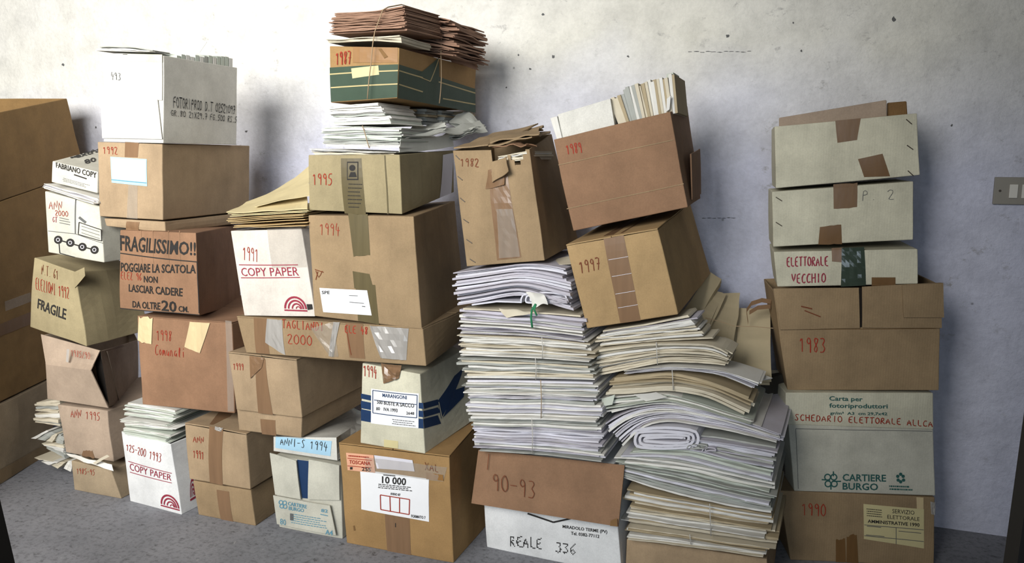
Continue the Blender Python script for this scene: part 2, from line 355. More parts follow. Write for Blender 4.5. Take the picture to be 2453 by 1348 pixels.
def dots(L, parent, s, q, mat='ink_black', f='F', off=0.0016, step=0.55, size=0.62):
    fn = qmap(L, f, q); st, X = strokes(s, 0.0); V = []; Fc = []; seen = set()
    for p in st:
        for a, b in zip(p[:-1], p[1:]):
            n = max(1, int(np.linalg.norm(b - a) / step * 1.5))
            for i in range(n + 1):
                c = a + (b - a) * i / n; c = (round(c[0] / step) * step, round(c[1] / step) * step)
                if c in seen: continue
                seen.add(c); k = len(V); h = size / 2
                for dx, dy in ((-h, -h), (h, -h), (h, h), (-h, h)): V.append(fn((c[0] + dx) / X, 1 - (c[1] + dy * 1.1) / 6, off))
                Fc.append((k, k + 1, k + 2, k + 3))
    return mesh('lettering', V, Fc, mat, parent)
def line(L, parent, p0, p1, mat, f='F', px=2.0, off=0.0016, name='printed_line'):
    d = np.array(p1, float) - np.array(p0, float); n = np.array([-d[1], d[0]]) / np.linalg.norm(d) * px / 2; a, b = np.array(p0), np.array(p1)
    return decal(L, parent, name, [tuple(a - n), tuple(b - n), tuple(b + n), tuple(a + n)], mat, f, off, (6, 1))
def scribbles(L, parent, q, n, mat='ink_grey', f='F', fill=0.35, off=0.0014):
    """small print too fine to read: rows of short dashes, one part"""
    fn = qmap(L, f, q); V = []; Fc = []
    for r in range(n):
        x = rnd.uniform(0, .06); e = rnd.uniform(.75, 1.0)
        while x < e:
            w = rnd.uniform(.03, .10); t0 = (r + .5 - fill / 2) / n; t1 = (r + .5 + fill / 2) / n; k = len(V)
            for s, t in ((x, t0), (min(x + w, 1), t0), (min(x + w, 1), t1), (x, t1)): V.append(fn(s, t, off))
            Fc.append((k, k + 1, k + 2, k + 3)); x += w + .02
    return mesh('small_print', V, Fc, mat, parent)
def arcs(L, parent, q, mat='ink_maroon', f='F', off=0.0016):
    """half-round logo of nested arcs"""
    fn = qmap(L, f, q); V = []; Fc = []
    for r0, r1, cx in ((.42, .5, .5), (.29, .36, .52), (.17, .23, .56), (.07, .11, .62)):
        k = len(V); n = 14
        for i in range(n + 1):
            a = math.pi * i / n
            for r in (r0, r1): V.append(fn(cx - r * math.cos(a), .84 - 1.68 * r * math.sin(a), off))
        Fc += [(k + 2 * i, k + 2 * i + 1, k + 2 * i + 3, k + 2 * i + 2) for i in range(n)]
    k = len(V); V += [fn(0, .9, off), fn(1, .9, off), fn(1, 1, off), fn(0, 1, off)]; Fc.append((k, k + 1, k + 2, k + 3))
    return mesh('logo', V, Fc, mat, parent)
def rings(L, parent, cs, r, wpx, mat, f='F', off=0.0016, name='logo'):
    V = []; Fc = []
    for c in cs:
        k = len(V); n = 14
        for i in range(n):
            a = 2 * math.pi * i / n
            for rr in (r - wpx / 2, r + wpx / 2):
                ab = L.uv(f, (c[0] + rr * math.cos(a), c[1] + rr * math.sin(a))); V.append(L.face(f, ab[0], ab[1], off))
        Fc += [(k + 2 * i, k + 2 * i + 1, k + 2 * ((i + 1) % n) + 1, k + 2 * ((i + 1) % n)) for i in range(n)]
    return mesh(name, V, Fc, mat, parent)
def staple(L, parent, p0, p1, f='F'):
    a, b = (L.uv(f, p) for p in (p0, p1)); pts = [L.face(f, a[0], a[1], -.001), L.face(f, a[0], a[1], .002), L.face(f, b[0], b[1], .002), L.face(f, b[0], b[1], -.001)]
    V, Fc = tube(pts, .0014, 5); return mesh('staple', V, Fc, 'metal', parent)
GB = 'archive cartons stacked along the wall'
def box(label, L, name='carton', cat='box', group=GB): return thing(name, label, cat, L.base, L.pl.yaw, group)
def C4(*p): return dict(zip(('TL', 'TR', 'BR', 'BL'), p))
def scorner(L, root, n=1): pass
# ------------------------------------------------------------------ setting: plaster wall, concrete floor, dark jambs of the doorway the photo is taken from
def wall_mat():
    m = N('plaster_wall'); co = m.coord()
    big = m.noise(0.9, 3, 0.6, co); mid = m.noise(7, 6, 0.65, co); fine = m.noise(60, 5, 0.7, co)
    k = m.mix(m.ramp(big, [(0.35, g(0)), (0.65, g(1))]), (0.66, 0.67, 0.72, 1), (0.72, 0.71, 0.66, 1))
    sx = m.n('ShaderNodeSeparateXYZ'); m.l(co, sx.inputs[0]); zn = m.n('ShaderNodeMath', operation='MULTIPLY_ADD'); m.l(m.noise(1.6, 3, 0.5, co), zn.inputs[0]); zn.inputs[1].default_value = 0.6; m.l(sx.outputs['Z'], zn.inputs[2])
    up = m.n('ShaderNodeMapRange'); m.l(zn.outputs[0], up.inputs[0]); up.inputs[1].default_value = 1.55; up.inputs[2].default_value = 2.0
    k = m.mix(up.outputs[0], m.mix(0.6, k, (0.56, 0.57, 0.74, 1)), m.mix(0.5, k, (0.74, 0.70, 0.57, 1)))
    k = m.mix(0.5, k, m.ramp(mid, [(0.28, g(0.58)), (0.58, g(1.0))]), 'MULTIPLY')
    k = m.mix(0.35, k, m.ramp(fine, [(0.25, g(0.7)), (0.6, g(1.05))]), 'MULTIPLY')
    st = m.noise(13, 6, 0.75, m.coord((1, 1, 1.3))); st2 = m.noise(2.2, 3, 0.5, co)
    sp = m.mix(1.0, m.ramp(st, [(0.58, g(0)), (0.68, g(0.75))]), m.ramp(st2, [(0.40, g(0)), (0.60, g(1))]), 'MULTIPLY')
    k = m.mix(sp, k, (0.27, 0.26, 0.25, 1))
    v = m.n('ShaderNodeTexVoronoi'); v.inputs['Scale'].default_value = 9; m.l(co, v.inputs['Vector'])
    dots_ = m.ramp(v.outputs['Distance'], [(0.02, g(.6)), (0.055, g(0))])
    dsel = m.ramp(m.noise(3.1, 2, 0.5, co), [(0.52, g(0)), (0.56, g(1))])
    k = m.mix(m.mix(1.0, dots_, dsel, 'MULTIPLY'), k, (0.10, 0.095, 0.09, 1))
    m.col(k); m.b.inputs['Roughness'].default_value = 0.92
    h = m.mix(0.5, m.noise(16, 6, 0.68, co), m.noise(5, 3, 0.6, co)); m.bump(h, 0.8, 0.025); return m.m
def floor_mat():
    m = N('concrete_floor'); co = m.coord()
    k = m.mix(m.ramp(m.noise(3, 4, 0.6, co), [(0.3, g(0)), (0.7, g(1))]), lin('#76777b'), lin('#8e8e92'))
    k = m.mix(0.6, k, m.ramp(m.noise(55, 4, 0.75, co), [(0.34, g(0.38)), (0.52, g(1.0))]), 'MULTIPLY')
    sp = m.ramp(m.noise(24, 4, 0.7, m.coord((1, 1.6, 1))), [(0.60, g(0)), (0.68, g(0.8))]); k = m.mix(sp, k, lin('#4b4a4a'))
    lt = m.ramp(m.noise(30, 3, 0.7, m.coord((1.3, 1, 1))), [(0.68, g(0)), (0.75, g(0.6))]); k = m.mix(lt, k, lin('#b9b7b4'))
    m.col(k); m.b.inputs['Roughness'].default_value = 0.75; m.bump(m.noise(40, 4, 0.7, co), 0.25, 0.004); return m.m
def cuboid(name, x0, x1, y0, y1, z0, z1, mat, kind='structure'):
    V = [(x, y, z) for x in (x0, x1) for y in (y0, y1) for z in (z0, z1)]
    Fc = [(0, 1, 3, 2), (4, 6, 7, 5), (0, 4, 5, 1), (2, 3, 7, 6), (0, 2, 6, 4), (1, 5, 7, 3)]
    o = mesh(name, V, Fc, mat); tag(o, kind=kind); return o
WALL_Y = 3.0
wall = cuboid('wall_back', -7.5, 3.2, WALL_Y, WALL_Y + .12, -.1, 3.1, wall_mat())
floor = cuboid('floor', -7.5, 3.2, -2.5, WALL_Y + .12, -.12, 0.0, floor_mat())
cuboid('wall_right', 1.7, 1.82, -2.5, WALL_Y + .12, -.1, 3.1, 'wallside'); cuboid('ceiling', -7.5, 1.82, -2.5, WALL_Y + .12, 3.1, 3.2, 'wallside')
MATS[wall.name] = Matrix.Identity(4); MATS[floor.name] = Matrix.Identity(4)
def jamb(name, pts, y, out):
    pl = Plane(pts[0], y); V = []
    for dep in (0, -.06):
        a, b = pl.at(pts[0]), pl.at(pts[1]); dirv = (a - b) / (a[2] - b[2])
        top = b + dirv * (1.9 - b[2]); bot = b - dirv * b[2]
        for p in (bot, top): V += [p + pl.n * dep, p + pl.n * dep + pl.x * out]
    o = mesh(name, V, [(0, 1, 3, 2), (4, 6, 7, 5), (0, 2, 6, 4), (1, 5, 7, 3), (2, 3, 7, 6), (0, 4, 5, 1)], 'jamb'); return o
tag(jamb('trim_1', [(0, 1195), (36, 1348)], 0.95, -.08), kind='structure')
tag(jamb('trim_2', [(2456, 965), (2403, 1348)], 1.15, .08), kind='structure')
# scuffs and a hairline crack in the plaster
wpl = Plane((1200, 100), WALL_Y)
def scuff(c, r, n=9, mat='ink_grey', st=(1, 1)):
    P = [wpl.at((c[0] + r * st[0] * rnd.uniform(.4, 1) * math.cos(2 * math.pi * i / n), c[1] + r * st[1] * rnd.uniform(.4, 1) * math.sin(2 * math.pi * i / n))) - np.array([0, .0012, 0]) for i in range(n)]
    mesh('scuff', P, [tuple(range(n))], mat, wall)
for c, r in (((1325, 136), 8), ((1270, 165), 6), ((1743, 86), 8), ((1920, 122), 5), ((2140, 46), 11), ((1301, 34), 6), ((1505, 135), 5), ((590, 315), 6), ((1213, 210), 4), ((152, 155), 6), ((2280, 300), 5), ((1242, 132), 4), ((230, 305), 4), ((1900, 55), 4)):
    scuff(c, r * .75)
for x in range(1648, 1800, 14): scuff((x + 6, 124 + rnd.uniform(-1.5, 1.5)), 9, 8, st=(1, .14))
for x in range(1680, 1760, 12): scuff((x + 6, 522 + rnd.uniform(-1.5, 1.5)), 8, 8, st=(1, .14))

# ------------------------------------------------------------------ light switch
sp = Plane((2378, 489), WALL_Y - .012); a0, b0 = sp.at((2378, 424)), sp.at((2378, 489)); zt, zb_ = a0[2], b0[2]; x0 = b0[0]; hh = zt - zb_; ww = hh * 1.62
sw = thing('light_switch', 'grey switch plate with white rocker and socket holes on the plaster wall', 'switch', (x0 + ww / 2, WALL_Y - .006, zb_ + hh / 2)); del_ = 0
def cub(parent, name, x0, x1, y0, y1, z0, z1, mat, bevel=.002):
    V = [(x, y, z) for x in (x0, x1) for y in (y0, y1) for z in (z0, z1)]
    return mesh(name, V, [(0, 1, 3, 2), (4, 6, 7, 5), (0, 4, 5, 1), (2, 3, 7, 6), (0, 2, 6, 4), (1, 5, 7, 3)], mat, parent, bevel=bevel)
cub(sw, 'plate', x0, x0 + ww, WALL_Y - .012, WALL_Y - .0005, zb_, zt, 'plate')
cub(sw, 'rocker', x0 + ww * .30, x0 + ww * .47, WALL_Y - .017, WALL_Y - .0115, zb_ + hh * .24, zb_ + hh * .74, 'switch_w', .0015)
sk = cub(sw, 'socket', x0 + ww * .55, x0 + ww * .74, WALL_Y - .0145, WALL_Y - .0115, zb_ + hh * .24, zb_ + hh * .74, 'switch_w', .001)
for k in range(3):
    z = zb_ + hh * (.34 + .15 * k); V, Fc = tube([(x0 + ww * .645, WALL_Y - .0150, z), (x0 + ww * .645, WALL_Y - .0140, z)], .0042, 10); mesh('socket_hole', V, Fc, 'dark', sk)
V, Fc = tube([(x0 + ww * .12, WALL_Y - .0135, zb_ + hh * .5), (x0 + ww * .12, WALL_Y - .011, zb_ + hh * .5)], .004, 10); mesh('screw', V, Fc, 'metal', sw)

# ------------------------------------------------------------------ paper helpers
def poly(pl, pts):
    Q = [pl.at(p) for p in pts]; a = np.array([(q - pl.o) @ pl.x for q in Q]); z = np.array([q[2] for q in Q])
    def fn(s):
        x = a[0] + (a[-1] - a[0]) * s
        return x, float(np.interp(x, a, z)) if a[-1] > a[0] else z[0]
    return fn
def cr(fn, k=24):
    """smooth a poly function"""
    xs = np.linspace(0, 1, k); X = np.array([fn(s)[0] for s in xs]); Z = np.array([fn(s)[1] for s in xs])
    for _ in range(4): Z[1:-1] = Z[1:-1] * .5 + (Z[:-2] + Z[2:]) * .25
    return lambda s: (float(np.interp(s, xs, X)), float(np.interp(s, xs, Z)))
def pile(root, pl, top, bot, d, n, mats, jl=.006, jr=.006, jf=.006, rise=0.0, wav=.0012, nu=16, nv=3, gap=.10, name='paper_sheaf', y_in=0.0, crumple=0.0):
    n = int(n * 1.6 + .5); gap *= .8; ft, fb = cr(poly(pl, top)), cr(poly(pl, bot)); w = np.array([rnd.uniform(.5, 1.6) for _ in range(n)]); e = np.concatenate([[0], np.cumsum(w) / w.sum()])
    for i in range(n):
        f0, f1 = e[i], e[i + 1] - (e[i + 1] - e[i]) * gap * rnd.uniform(.2, 1.8); dl, dr, df = rnd.gauss(0, jl), rnd.gauss(0, jr), rnd.gauss(0, jf); ph = rnd.random() * 9; dd = d * rnd.uniform(.94, 1.02)
        tilt = rnd.gauss(0, jf * .6); sd = rnd.random() * 90
        def pt(s, v, f):
            (xt, zt), (xb, zb) = ft(s), fb(s); zt -= .003; zb += .002; x = xb + (xt - xb) * f; z = zb + (zt - zb) * f
            x += dl * (1 - s) + dr * s; z += wav * math.sin(s * 11 + ph) * math.sin(math.pi * min(1, max(0, f * .9 + .05))) + rise * v
            yy = y_in + df + tilt * (s - .5) + dd * v
            if v == 0: yy += .0022 * noise.noise(Vector((s * 14 + sd, f * 60, 0)))
            p = pl.o + pl.x * x + pl.n * yy; p = np.array([p[0], p[1], z])
            if crumple: p = p + np.array(noise.noise_vector(Vector((p[0] * 14 + sd, p[1] * 10, p[2] * 9)))) * np.array((1, 1, .45)) * crumple
            return p
        V = []; UV = {}; L = max(.05, abs(ft(1)[0] - ft(0)[0])); T0, T1 = f0 * .3 + sd, f1 * .3 + sd
        for k, f in ((0, f0), (1, f1)):
            for j in range(nv + 1):
                for q in range(nu + 1): V.append(pt(q / nu, j / nv, f))
        I = lambda k, j, q: k * (nv + 1) * (nu + 1) + j * (nu + 1) + q
        Fc = []; uv = []; th = abs(ft(.5)[1] - fb(.5)[1]) * (f1 - f0); sd2 = rnd.random() * 5
        for q in range(nu):
            for j in (0, nv): 
                Fc.append((I(0, j, q), I(0, j, q + 1), I(1, j, q + 1), I(1, j, q))); a, b = q / nu * L, (q + 1) / nu * L; uv += [(a, sd2), (b, sd2), (b, sd2 + th), (a, sd2 + th)]
        for j in range(nv):
            for q in (0, nu):
                Fc.append((I(0, j, q), I(0, j + 1, q), I(1, j + 1, q), I(1, j, q))); a, b = j / nv * d, (j + 1) / nv * d; uv += [(a, sd2), (b, sd2), (b, sd2 + th), (a, sd2 + th)]
            for q in range(nu):
                for k in (0, 1): Fc.append((I(k, j, q), I(k, j, q + 1), I(k, j + 1, q + 1), I(k, j + 1, q))); uv += [(0, sd2 + .9)] * 4
        mesh(name, V, Fc, rnd.choice(mats), root, uv=uv)
def ptop(name, label, cat, pl, p, group=None): 
    q = pl.at(p); return thing(name, label, cat, tuple(q), pl.yaw, group)
def sheet(parent, name, pts, mat, t=.0012, crumple=.004, nu=10, nv=8, sag=0.0, freq=9, loc=None, dog=0.0, smooth=True, label=None):
    """a loose sheet through four world points (a,b,c,d in order around)"""
    a, b, c, d = (np.asarray(p, float) for p in pts); sd = rnd.random() * 80; P = []
    for j in range(nv + 1):
        for i in range(nu + 1):
            s, v = i / nu, j / nv; p = (a * (1 - s) + b * s) * (1 - v) + (d * (1 - s) + c * s) * v
            p = p + np.array(noise.noise_vector(Vector((p[0] * freq + sd, p[1] * freq, p[2] * freq)))) * crumple; p[2] -= sag * 4 * s * (1 - s) * 4 * v * (1 - v)
            P.append(p)
    V, Fc = slab(P, nu, nv, t); return mesh(name, V, Fc, mat, parent, smooth=False, loc=loc, label=label)
def wpt(p, y): d = ray(*p); return ORG + d * (y / d[1])
def hpt(p, z): d = ray(*p); return ORG + d * ((z - CAM_H) / d[2])
def cord(root, pl, pts, mat='string', r=.0016, dep=-.004, name='string'):
    V, Fc = tube([pl.at(p, dep) for p in pts], r, 6); return mesh(name, V, Fc, mat, root, smooth=True)

# ------------------------------------------------------------------ far left: three big cartons seen from their right side
e_dir = np.array([-.34, .94, 0]); e_dir /= np.linalg.norm(e_dir); n_out = np.array([e_dir[1], -e_dir[0], 0])
bo = wpt((0, 1160), 2.128); 
def bigpt(p):
    d = ray(*p); t = ((bo - ORG) @ n_out) / (d @ n_out); return ORG + d * t
def bigbox(label, pr_t, pr_b, pl_t, pl_b, mat, depth=.55, open_top=False, zb=None, name='carton'):
    # right face corners: near (camera side) and far end, extended in the plane
    nt, nb, ft, fb = bigpt(pl_t), bigpt(pl_b), bigpt(pr_t), bigpt(pr_b)
    if zb is not None: nb = np.array([nb[0], nb[1], zb[0]]); fb = np.array([fb[0], fb[1], zb[1]])
    L = Lat.__new__(Lat); L.pl = Plane((0, 1160), 2.128, 0); L.pl.x = e_dir; L.pl.n = -n_out; L.pl.yaw = math.atan2(e_dir[1], e_dir[0]); L.d = depth
    c = np.zeros((2, 2, 2, 3)); c[0, 0, 1], c[0, 0, 0], c[1, 0, 1], c[1, 0, 0] = nt, nb, ft, fb
    c[:, 1] = c[:, 0] - n_out * depth; L.c = c; L.bulge, L.crumple, L.sd = .006, .005, .004
    L.w = np.linalg.norm(fb - nb); L.h = np.linalg.norm(nt - nb); L.seed = rnd.random() * 9; L.base = tuple((nb + fb) / 2 - n_out * depth / 2); L.z1 = max(nt[2], ft[2])
    r = box(label, L, name); carton(L, r, mat=mat, open_top=open_top, t=.006); return L, r
L, r = bigbox('low wide dusty beige carton on the floor at the far left edge', (128, 905), (130, 1090), (-330, 1132), (-330, 1370), 'grey', zb=(0, 0))
flaps_top(L, r, 'grey', 'h', lift=0, t=.002)
decal(L, r, 'edge_strip', [(-100, 1180), (128, 1052), (128, 1080), (-100, 1215)], 'brown', off=.002)
L2, r = bigbox('dark brown carton in the middle of the far left pile, under the tilted one', (165, 425), (128, 900), (-330, 600), (-330, 1122), 'dull')
decal(L2, r, 'tape', [(-60, 800), (150, 715), (150, 745), (-60, 830)], 'tape_dark')
decal(L2, r, 'label', [(10, 722), (72, 700), (74, 722), (12, 745)], 'tape_grey', off=.002)
L3, r = bigbox('large open carton tilted on top of the far left pile', (160, 236), (203, 410), (-260, 322), (-240, 566), 'dull', depth=.42, open_top=True)
fl = qmap(L3, 'F', [(0, 0), (1, 0), (1, 1), (0, 1)])
for u0, u1, hgt in ((.52, .70, .05), (.73, .99, .06)):
    P = [L3.P(u0 + (u1 - u0) * i / 6, .97 + .03 * j, 1 + hgt / L3.h * j / 4) for j in range(5) for i in range(7)]
    V, Fc = slab(P, 6, 4, .005); mesh('flap', V, Fc, 'tan', r)

# ------------------------------------------------------------------ column 1
Lb1 = Lat(C4((170, 1100), (268, 1124), (290, 1196), (176, 1164)), 2.19, 0, .42, zb=0.0, crumple=.004)
rb = box('low squashed brown carton on the floor under the carton marked ANN 1995', Lb1); carton(Lb1, rb, mat='grey'); hand(Lb1, rb, '1985-95', (184, 1120, 228, 1134, 4), wid=.0016)
Lan = Lat(C4((137, 966), (258, 982), (271, 1106), (157, 1083)), 2.2, 0, .42, crumple=.005, bulge=.008)
rb = box('pale worn carton marked ANN 1995, with a torn bottom edge', Lan); carton(Lan, rb, mat='pinkish'); hand(Lan, rb, 'ANN 1995', (170, 978, 240, 998, 10), wid=.002)
decal(Lan, rb, 'tape', [(200, 1078), (222, 1080), (228, 1098), (195, 1092)], 'tape', jag=.1)
# torn pale strip between the two
sheet(thing('torn_paper_strip', 'crumpled white paper strip sticking out under the carton marked ANN 1995', 'paper', tuple(wpt((215, 1105), 2.17))), 'strip', [wpt((160, 1086), 2.17), wpt((270, 1110), 2.17), wpt((272, 1126), 2.16), wpt((168, 1096), 2.155)], 'p_white', crumple=.006, freq=18)
sheet(None, 'paper_scrap', [wpt((222, 1108), 2.15), wpt((256, 1089), 2.14), wpt((262, 1093), 2.14), wpt((228, 1112), 2.15)], 'p_cream', crumple=.003, loc=tuple(wpt((240, 1100), 2.15)), nu=5, nv=2)
tag(bpy.data.objects['paper_scrap'], 'narrow yellowish paper scrap poking up over the white strip', 'paper')
Lfb = Lat(C4((100, 800), (241, 839), (261, 975), (116, 953)), 2.2, 0, .42, bulge=-.004, crumple=.006, back=dict(KTR=(330, 812), KBR=(330, 944)))
rb = box('pale carton with a caved-in front and a gaping torn right edge', Lfb); carton(Lfb, rb, mat='pinkish', open_top=True)
# bent front flap: upper part folds out, lower part falls back
P = []
for j in range(9):
    t = j / 8
    for i in range(11):
        s = i / 10; x = 100 + (241 - 100) * s; yt = 800 + 39 * s
        if t < .5: px = (x + (112 + (219 - 112) * s - x) * t * 2, yt + (872 + 14 * s - yt) * t * 2); dep = -.012 - .035 * t * 2 * (.4 + .6 * s)
        else: a = (t - .5) * 2; px = (112 + (219 - 112) * s + (116 + 145 * s - 112 - 107 * s) * a, 872 + 14 * s + (954 + 22 * s - 872 - 14 * s) * a); dep = -.047 * (1 - a) * (.4 + .6 * s) - .012
        P.append(Lfb.pl.at(px, dep))
V, Fc = slab(P, 10, 8, .004); mesh('flap', V, Fc, 'pinkish', rb)
fb_ = qmap(Lfb, 'F', (100, 800, 241, 839)); 
decal(Lfb, rb, 'gap', [(225, 850), (240, 842), (262, 970), (236, 915)], 'dark', off=.0025)  # dark sheet stands in for the shade inside the torn opening
Lq = Lfb; 
def flapq(root, pts, mat, name, dep): 
    P = [Lfb.pl.at(p, dep) for p in pts]; return mesh(name, P, [tuple(range(len(P)))], mat, root)
flapq(rb, [(160, 836), (166, 836), (164, 868), (158, 866)], 'plastic', 'tape', -.048)
sheet(rb, 'inner_liner', [Lfb.face('R', .12, .97, .004), Lfb.face('R', .62, .97, .004), Lfb.face('R', .62, .03, .004), Lfb.face('R', .30, .03, .004)], 'pinkish', crumple=.006, t=.003)
hl = Lat(C4((100, 800), (241, 839), (226, 886), (112, 872)), 2.2 - .045, 0, .05, crumple=0, bulge=0, yref=(116, 956)); hand(hl, rb, '1985/90', (172, 836, 218, 852, 8), wid=.0018, off=.004)
# envelope bundles bulging out at the left, behind the ANN 1995 carton
for k, (q, lab) in enumerate([([(82, 962), (140, 955), (140, 990), (84, 985)], 'topmost'), ([(80, 990), (140, 985), (142, 1022), (88, 1012)], 'second'), ([(74, 1048), (110, 1028), (152, 1048), (150, 1066)], 'third'), ([(98, 1058), (150, 1062), (158, 1100), (120, 1078)], 'fourth'), ([(80, 1092), (120, 1102), (172, 1108), (160, 1132)], 'lowest')]):
    pl = Plane(q[0], 2.24); rr = ptop('paper_envelope', '%s pale paper envelope sticking out left of the carton marked ANN 1995' % lab.capitalize(), 'envelope', pl, q[0], 'envelopes bulging out left of the ANN 1995 carton')
    pile(rr, pl, [q[0], q[1]], [q[3], q[2]], .3, 3, ['p_grey', 'p_cream', 'p_white'], .004, .004, .004, nu=6, crumple=.005)
Lfr = Lat(C4((80, 614), (180, 648), (208, 830), (72, 783)), 2.18, 0, .30, bulge=.008, crumple=.005, back=dict(KTR=(322, 640)))
rb = box('dented tan carton printed FRAGILE under the white carton marked ANN 2000', Lfr); carton(Lfr, rb, mat='olive')
hand(Lfr, rb, 'N.T. 61', (100, 632, 140, 656, 14), 'ink_brown', wid=.002); hand(Lfr, rb, 'ELEZIONI 1992', (86, 664, 166, 692, 24), wid=.0022)
text(Lfr, rb, 'FRAGILE', [(92, 714), (160, 740), (158, 766), (90, 738)]); decal(Lfr, rb, 'flap', [(178, 652), (204, 640), (206, 660), (180, 690)], 'olive', 'F', .004)
Lwh = Lat(C4((108, 455), (238, 491), (250, 629), (115, 604)), 2.18, 0, .35, bulge=.003)
rb = box('white printed carton marked ANN 2000 with four round dark symbols', Lwh); carton(Lwh, rb, mat='offwhite')
line(Lwh, rb, (182, 475), (181, 560), 'ink_grey', px=2.5); line(Lwh, rb, (182, 560), (116, 553), 'ink_grey', px=1.5); line(Lwh, rb, (182, 560), (246, 582), 'ink_grey', px=1.5)
hand(Lwh, rb, 'ANN', (118, 478, 150, 500, 4), wid=.002); hand(Lwh, rb, '2000', (132, 503, 164, 516, 3), wid=.002); hand(Lwh, rb, 'GT', (126, 519, 138, 532, 1), 'ink_maroon', wid=.0018)
for k in range(3): line(Lwh, rb, (143, 521 + 6 * k), (168 - 3 * (k == 0), 526 + 6 * k), 'ink_grey', px=1.6)
for a, b in (((190, 532), (243, 550)), ((243, 550), (244, 577)), ((190, 532), (188, 560)), ((188, 561), (244, 577))): line(Lwh, rb, a, b, 'ink_black', px=2)
for k in range(3): line(Lwh, rb, (196, 541 + 8 * k), (239, 555 + 8 * k), 'ink_grey', px=1.3)
line(Lwh, rb, (190, 520), (206, 533), 'ink_grey', px=6)
for c in ((140, 574), (169, 581), (198, 591), (227, 598)):
    rings(Lwh, rb, [c], 5.5, 9, 'ink_black', name='symbol'); rings(Lwh, rb, [c], 4, 1.5, 'label_g', off=.0022, name='symbol_detail')
line(Lwh, rb, (140, 574), (227, 598), 'ink_black', px=3); line(Lwh, rb, (142, 584), (144, 606), 'ink_black', px=2); line(Lwh, rb, (144, 606), (180, 616), 'ink_black', px=2)
pl = Plane((108, 446), 2.17); rr = ptop('paper_pile', 'loose white papers between the ream carton and the white ANN 2000 carton', 'papers', pl, (108, 446))
pile(rr, pl, [(108, 438), (232, 473)], [(110, 452), (234, 490)], .33, 4, ['p_white', 'p_cool', 'p_white'], .012, .01, .012, crumple=.003)
Lfa = Lat(C4((126, 383), (234, 409), (234, 463), (124, 436)), 2.19, 0, .26, bulge=.004, back=dict(KTL=(226, 357)))
rb = box('flat white printed ream packet topmost in the left column', Lfa, 'ream_packet', 'paper ream'); carton(Lfa, rb, mat='ream')
text(Lfa, rb, 'FABRIANO COPY', [(134, 388), (232, 413), (232, 427), (135, 401)], 'ink_black'); line(Lfa, rb, (178, 418), (208, 428), 'ink_black', px=3); scribbles(Lfa, rb, [(150, 424), (215, 442), (215, 452), (150, 434)], 3)
for q, s in (([(178, 372), (240, 356), (240, 364), (182, 380)], 'extra'), ([(168, 377), (182, 374), (184, 377), (170, 380)], '--'), ([(200, 384), (246, 372), (250, 384), (206, 396)], '80 g'), ([(215, 361), (240, 356), (240, 360), (216, 366)], 'A4')): text(Lfa, rb, s, q, 'ink_black', 'T')

# ------------------------------------------------------------------ column 2
Lco = Lat(C4((291, 1030), (408, 1061), (436, 1233), (311, 1197)), 2.185, -5, .40, zb=0.0, crumple=.002)
rb = box('white COPY PAPER carton on the floor marked 1993', Lco); carton(Lco, rb, mat='bright', open_top=True)
hand(Lco, rb, '125-200 1993', [(303, 1062), (388, 1086), (386, 1108), (303, 1078)], wid=.0024)
text(Lco, rb, 'COPY PAPER', [(311, 1108), (411, 1136), (411, 1151), (312, 1125)], 'ink_maroon', bold=False); line(Lco, rb, (308, 1104), (412, 1133), 'ink_maroon', px=1.6); line(Lco, rb, (312, 1130), (412, 1156), 'ink_maroon', px=1.6)
arcs(Lco, rb, [(383, 1178), (428, 1190), (431, 1223), (386, 1211)]); arcs(Lco, rb, [(452, 1150), (466, 1140), (468, 1192), (455, 1200)], f='R')
pl = Plane((300, 1045), 2.175); 
for k, (a, b, c, d_) in enumerate([((306, 962), (420, 980), (424, 992), (302, 972)), ((298, 974), (414, 992), (418, 1004), (300, 984)), ((300, 986), (424, 1000), (410, 1012), (298, 996)), ((284, 1003), (396, 1016), (404, 1024), (290, 1012)), ((296, 1012), (420, 1024), (408, 1034), (300, 1022)), ((296, 1022), (404, 1040), (410, 1050), (298, 1032)), ((296, 1030), (398, 1050), (404, 1062), (298, 1040))]):
    rr = ptop('paper_sheaf', ['Topmost', 'Second', 'Third', 'Fourth', 'Fifth', 'Sixth', 'Lowest'][k] + ' sheaf of the fanned pile on the floor COPY PAPER carton', 'papers', pl, d_, 'fanned sheaves on the floor COPY PAPER carton')
    pile(rr, pl, [a, ((a[0] + b[0]) / 2, (a[1] + b[1]) / 2 - 2), b], [d_, ((c[0] + d_[0]) / 2, (c[1] + d_[1]) / 2 - 1), c], .30, 2, ['p_green', 'p_white', 'p_green'], .003, .003, .004, nu=8, name='sheets', crumple=.003)
L98 = Lat(C4((328, 756), (555, 772), (562, 990), (342, 968)), 2.18, 2, .48, bulge=.006)
rb = box('plain reddish tan carton marked 1998 with two masking tape ends hanging down', L98); carton(L98, rb, mat='red'); flaps_top(L98, rb, 'red', lift=0, t=.003)
decal(L98, rb, 'masking_tape', [(334, 758), (367, 761), (364, 822), (331, 818)], 'masking', off=.003, wrinkle=.002, jag=.06); decal(L98, rb, 'masking_tape', [(456, 770), (504, 773), (480, 845), (443, 830)], 'masking', off=.003, wrinkle=.002)
hand(L98, rb, '1998', (375, 788, 412, 814, 4), wid=.002); hand(L98, rb, 'Comunali', (372, 824, 444, 850, 6), wid=.002); decal(L98, rb, 'tape', [(540, 767), (555, 769), (561, 985), (546, 985)], 'tape_grey')
Lfg = Lat(C4((286, 548), (470, 555), (478, 756), (287, 738)), 2.18, -2, .48, bulge=.012, crumple=.005, back=dict(KTR=(566, 537), KBR=(578, 728)))
rb = box('reddish carton printed FRAGILISSIMO with bold warning lettering', Lfg); carton(Lfg, rb, mat='red')
